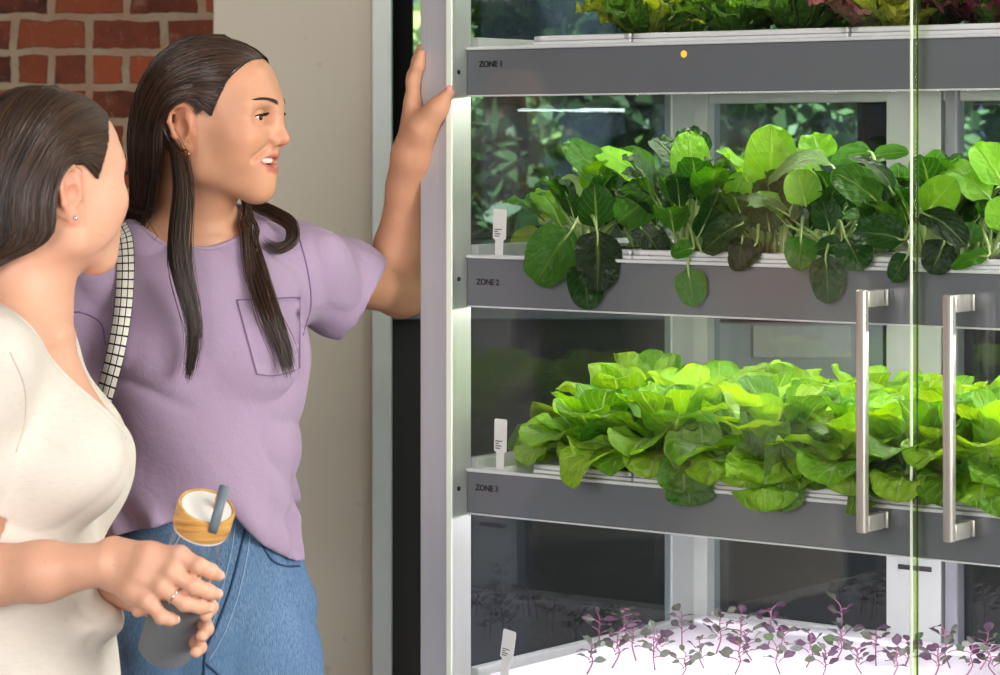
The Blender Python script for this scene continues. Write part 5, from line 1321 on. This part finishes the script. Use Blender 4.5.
for an in (aN, aF):
    sh = Field(); a0 = np.array([an[0], an[1], .05]); sh.chain([a0-fB*.03, a0+fB*.05, a0+fB*.13-np.array([0, 0, .012])], [.040, .042, .034], .02); sh.plane((0, 0, .0005), (0, 0, -1)); V, F = finish(sh, .007); mk('shoe', V, F, M_SHOE, rootB, True, local=False)
BF[hB] = D; face(hB, rootB, .4, teeth=False)
hair_cap(hB, rootB, M_HAIR_B)
tailB = lambda f: [(-.088-.05*f, -.040+.045*f, -.074-.01*f), (-.145-.04*f, -.004+.05*f, -.110-.02*f), (-.168-.03*f, .03+.04*f, -.19), (-.172-.02*f, .05+.03*f, -.29)]
tailF = lambda f: [(-.040-.08*f, -.066+.05*f, -.10), (-.055-.08*f, -.075+.03*f, -.15), (-.08-.07*f, -.085+.0*f, -.22)]
ZD = Field(); ZD.P = list(D.P)+list(Q.P[:-1])
strands('long_hair', ZD, [(scalp_guides(hB, 1.0, tailB), 1.8, .0022), (scalp_guides(hB, -1.0, tailF), .7, .0022)], 3400, M_HAIR_B, rootB)
for nm, p, r, mt in (('ear_stud', (-.0075, -.0785, -.0265), .0026, M_SILVER), ('tragus_stud', (.0025, -.0775, -.004), .0020, M_SILVER)):
    nv, nf = uvsphere(hB.w(p), r); mk(nm, nv, nf, mt, rootB, True, local=False)
M_NAIL = plain('pale_nail', (232, 178, 160), .28, var=.03)
for j in range(4):          # fingernails of the hand on the bottle
    dn = nrm(TI_[j]-DI_[j]); out = nrm(np.array([.25, -1, .45])-dn*np.dot([.25, -1, .45], dn)); sd = np.cross(dn, out); rr = (.0064, .0066, .0062, .0055)[j]
    nv, nf = uvsphere(TI_[j]-dn*.0012+out*(rr-.0014), 1.0, (.0046, .0016, .0056), np.stack([sd, out, dn])); mk('fingernail', nv, nf, M_NAIL, rootB, True, local=False)
rc = K[2]*.45+PI_[2]*.55; rd = nrm(PI_[2]-K[2]); s1 = nrm(np.cross(rd, [0, 0, 1])); s2 = np.cross(rd, s1)
mk('ring', *tube_mesh([rc+.0103*(math.cos(q)*s1+math.sin(q)*s2) for q in np.linspace(0, 2*PI, 26)], .0011, 6, False), M_SILVER, rootB, True, local=False)
# ------------------------------------------------------------------ the bottle, the bag with its checked strap
bt, bb = at(212, 499, 3.235), at(164, 652, 3.275)
axd = nrm(bt-bb); axd = nrm(axd+np.array([0, -.28, 0])); bt = at(207, 506, 3.225); bb = bt-axd*.1955
zx = Vector(axd); xx = zx.orthogonal().normalized(); yy = zx.cross(xx)
MBt = Matrix(((xx.x, yy.x, zx.x, 0), (xx.y, yy.y, zx.y, 0), (xx.z, yy.z, zx.z, 0), (0, 0, 0, 1)))
bottle = tag(empty('water_bottle', tuple(bb)), 'clear bottle with grey sleeve, bamboo cap and grey loop held in two hands', 'bottle')
RBt = .0312
MB().lathe([(.0001, -.021), (RBt-.004, -.021), (RBt, -.017), (RBt, .106), (RBt-.0008, .108), (RBt-.0020, .108)], MBt, 40).build('silicone_sleeve', plain('grey_silicone', (104, 108, 112), .55, var=.03), bottle, True)
MB().lathe([(RBt-.0021, .100), (RBt-.0021, .156), (RBt-.005, .164), (RBt-.005, .176)], MBt, 40).build('glass_body', glass('clear_bottle_glass', (.93, .96, .97), .05, 1.4), bottle, True)
def m_bamboo():
    t = NT('bamboo'); v = t.mapping(t.obj(), (14, 14, 190), (-.25, -.28, 0)); f = t.noise(1, 4, .6, v); return t.done(t.prin(t.ramp(f, [(.3, lin(184, 128, 62)), (.5, lin(214, 164, 92)), (.7, lin(226, 182, 112))]), .45, 0, .4))
cap = MB().lathe([(RBt-.004, .166), (RBt+.0015, .166), (RBt+.0022, .168), (RBt+.0022, .193), (RBt+.0012, .1955), (RBt-.0014, .1955), (RBt-.0018, .1935), (.0001, .1935)], MBt, 44).build('bamboo_cap', m_bamboo(), bottle, True)
MB().lathe([(.0001, .1938), (RBt-.0022, .1938), (RBt-.0022, .1945), (.0001, .1946)], MBt, 40).build('white_cap_inset', plain('white_cap_plastic', (238, 234, 230), .4, var=.02), cap, True)
MB().lathe([(RBt-.0015, .1630), (RBt+.0005, .1630), (RBt+.0005, .1655), (RBt-.0015, .1655)], MBt, 40).build('cap_seal', plain('white_silicone', (236, 236, 234), .4), cap, True)
# the loop: a flat band arching over the right part of the cap
side = nrm(np.array([.98, -.05, 0])-axd*np.dot([.98, -.05, 0], axd)); fwd = nrm(np.cross(axd, side)); fwd = fwd if fwd[1] < 0 else -fwd
c0 = bb+axd*.184+side*.013
pts = catmull(np.array([c0+fwd*(RBt-.0005), c0+fwd*(RBt+.002)+axd*.010, c0+fwd*(RBt-.005)+axd*.026, c0+fwd*.012+axd*.036, c0-fwd*.010+axd*.036, c0-fwd*(RBt-.012)+axd*.024, c0-fwd*(RBt-.010)+axd*.010]), 34)
T = np.gradient(pts, axis=0); T /= np.linalg.norm(T, axis=1)[:, None]; N_ = np.cross(T, side); N_ /= np.linalg.norm(N_, axis=1)[:, None]
V = np.stack([pts-side*.0055-N_*.0013, pts+side*.0055-N_*.0013, pts+side*.0055+N_*.0013, pts-side*.0055+N_*.0013], 1).reshape(-1, 3); n = len(pts)
Fs = [(i*4+k, i*4+(k+1) % 4, i*4+4+(k+1) % 4, i*4+4+k) for i in range(n-1) for k in range(4)]+[(3, 2, 1, 0), (n*4-4, n*4-3, n*4-2, n*4-1)]
mk('carry_loop', V, Fs, plain('slate_silicone', (98, 110, 122), .5, var=.04), cap, True, local=False)
mk('loop_peg', *tube_mesh([c0+axd*.009-fwd*.004, c0+axd*.024-fwd*.004], .0065, 14), m_bamboo(), cap, True, local=False)

def m_check():
    t = NT('white_webbing_with_black_grid'); sp = t.n('SeparateXYZ'); t.l(t.uv(), sp.inputs[0])
    def line(x, n, w): f = t.math('FRACT', t.math('ADD', t.math('MULTIPLY', x, n), .5)); return t.math('LESS_THAN', t.math('ABSOLUTE', t.math('SUBTRACT', f, .5)), w)
    g = t.math('MAXIMUM', line(sp.outputs[0], 3.0, .085), line(sp.outputs[1], 31.0, .085))
    return t.done(t.prin(t.mix(g, lin(238, 233, 222), lin(32, 30, 34)), .8, 0, .2, t.bump(t.noise(600, 2), .2, .0006)))
bag = tag(empty('tote_bag', tuple(at(62, 640, 3.74))), 'bag on a white strap with a black grid, hung over the lilac shoulder', 'bag')
SF = Field(); SF.P = list(O.P[:-1])
v, f, U = ribbon(SF, [(118, 226), (124, 240), (125.5, 270), (123, 310), (116, 352), (104, 398), (90, 450), (78, 520)], .0245, .0055, .0022, 3.6, 60, (.05, -1, .15))
mk('strap', v, f, m_check(), bag, True, None, local=False)
st = bpy.data.objects['strap']; me = st.data; li = np.empty(len(me.loops), np.int32); me.loops.foreach_get('vertex_index', li); u_ = me.uv_layers.new(name='UVMap'); u_.data.foreach_set('uv', np.asarray(U, np.float32)[li].ravel())
q = np.array(v[-4:]).mean(0)
g = Field(); g.ell(q+np.array([-.01, -.022, -.16]), (.080, .034, .15), None, .02); g.plane(q+np.array([0, 0, -.03]), (0, 0, 1), .01)
V, F = finish(g, .008); mk('pouch', V, F, plain('black_canvas', (30, 29, 32), .9, var=.2, scale=200), bag, True, local=False)
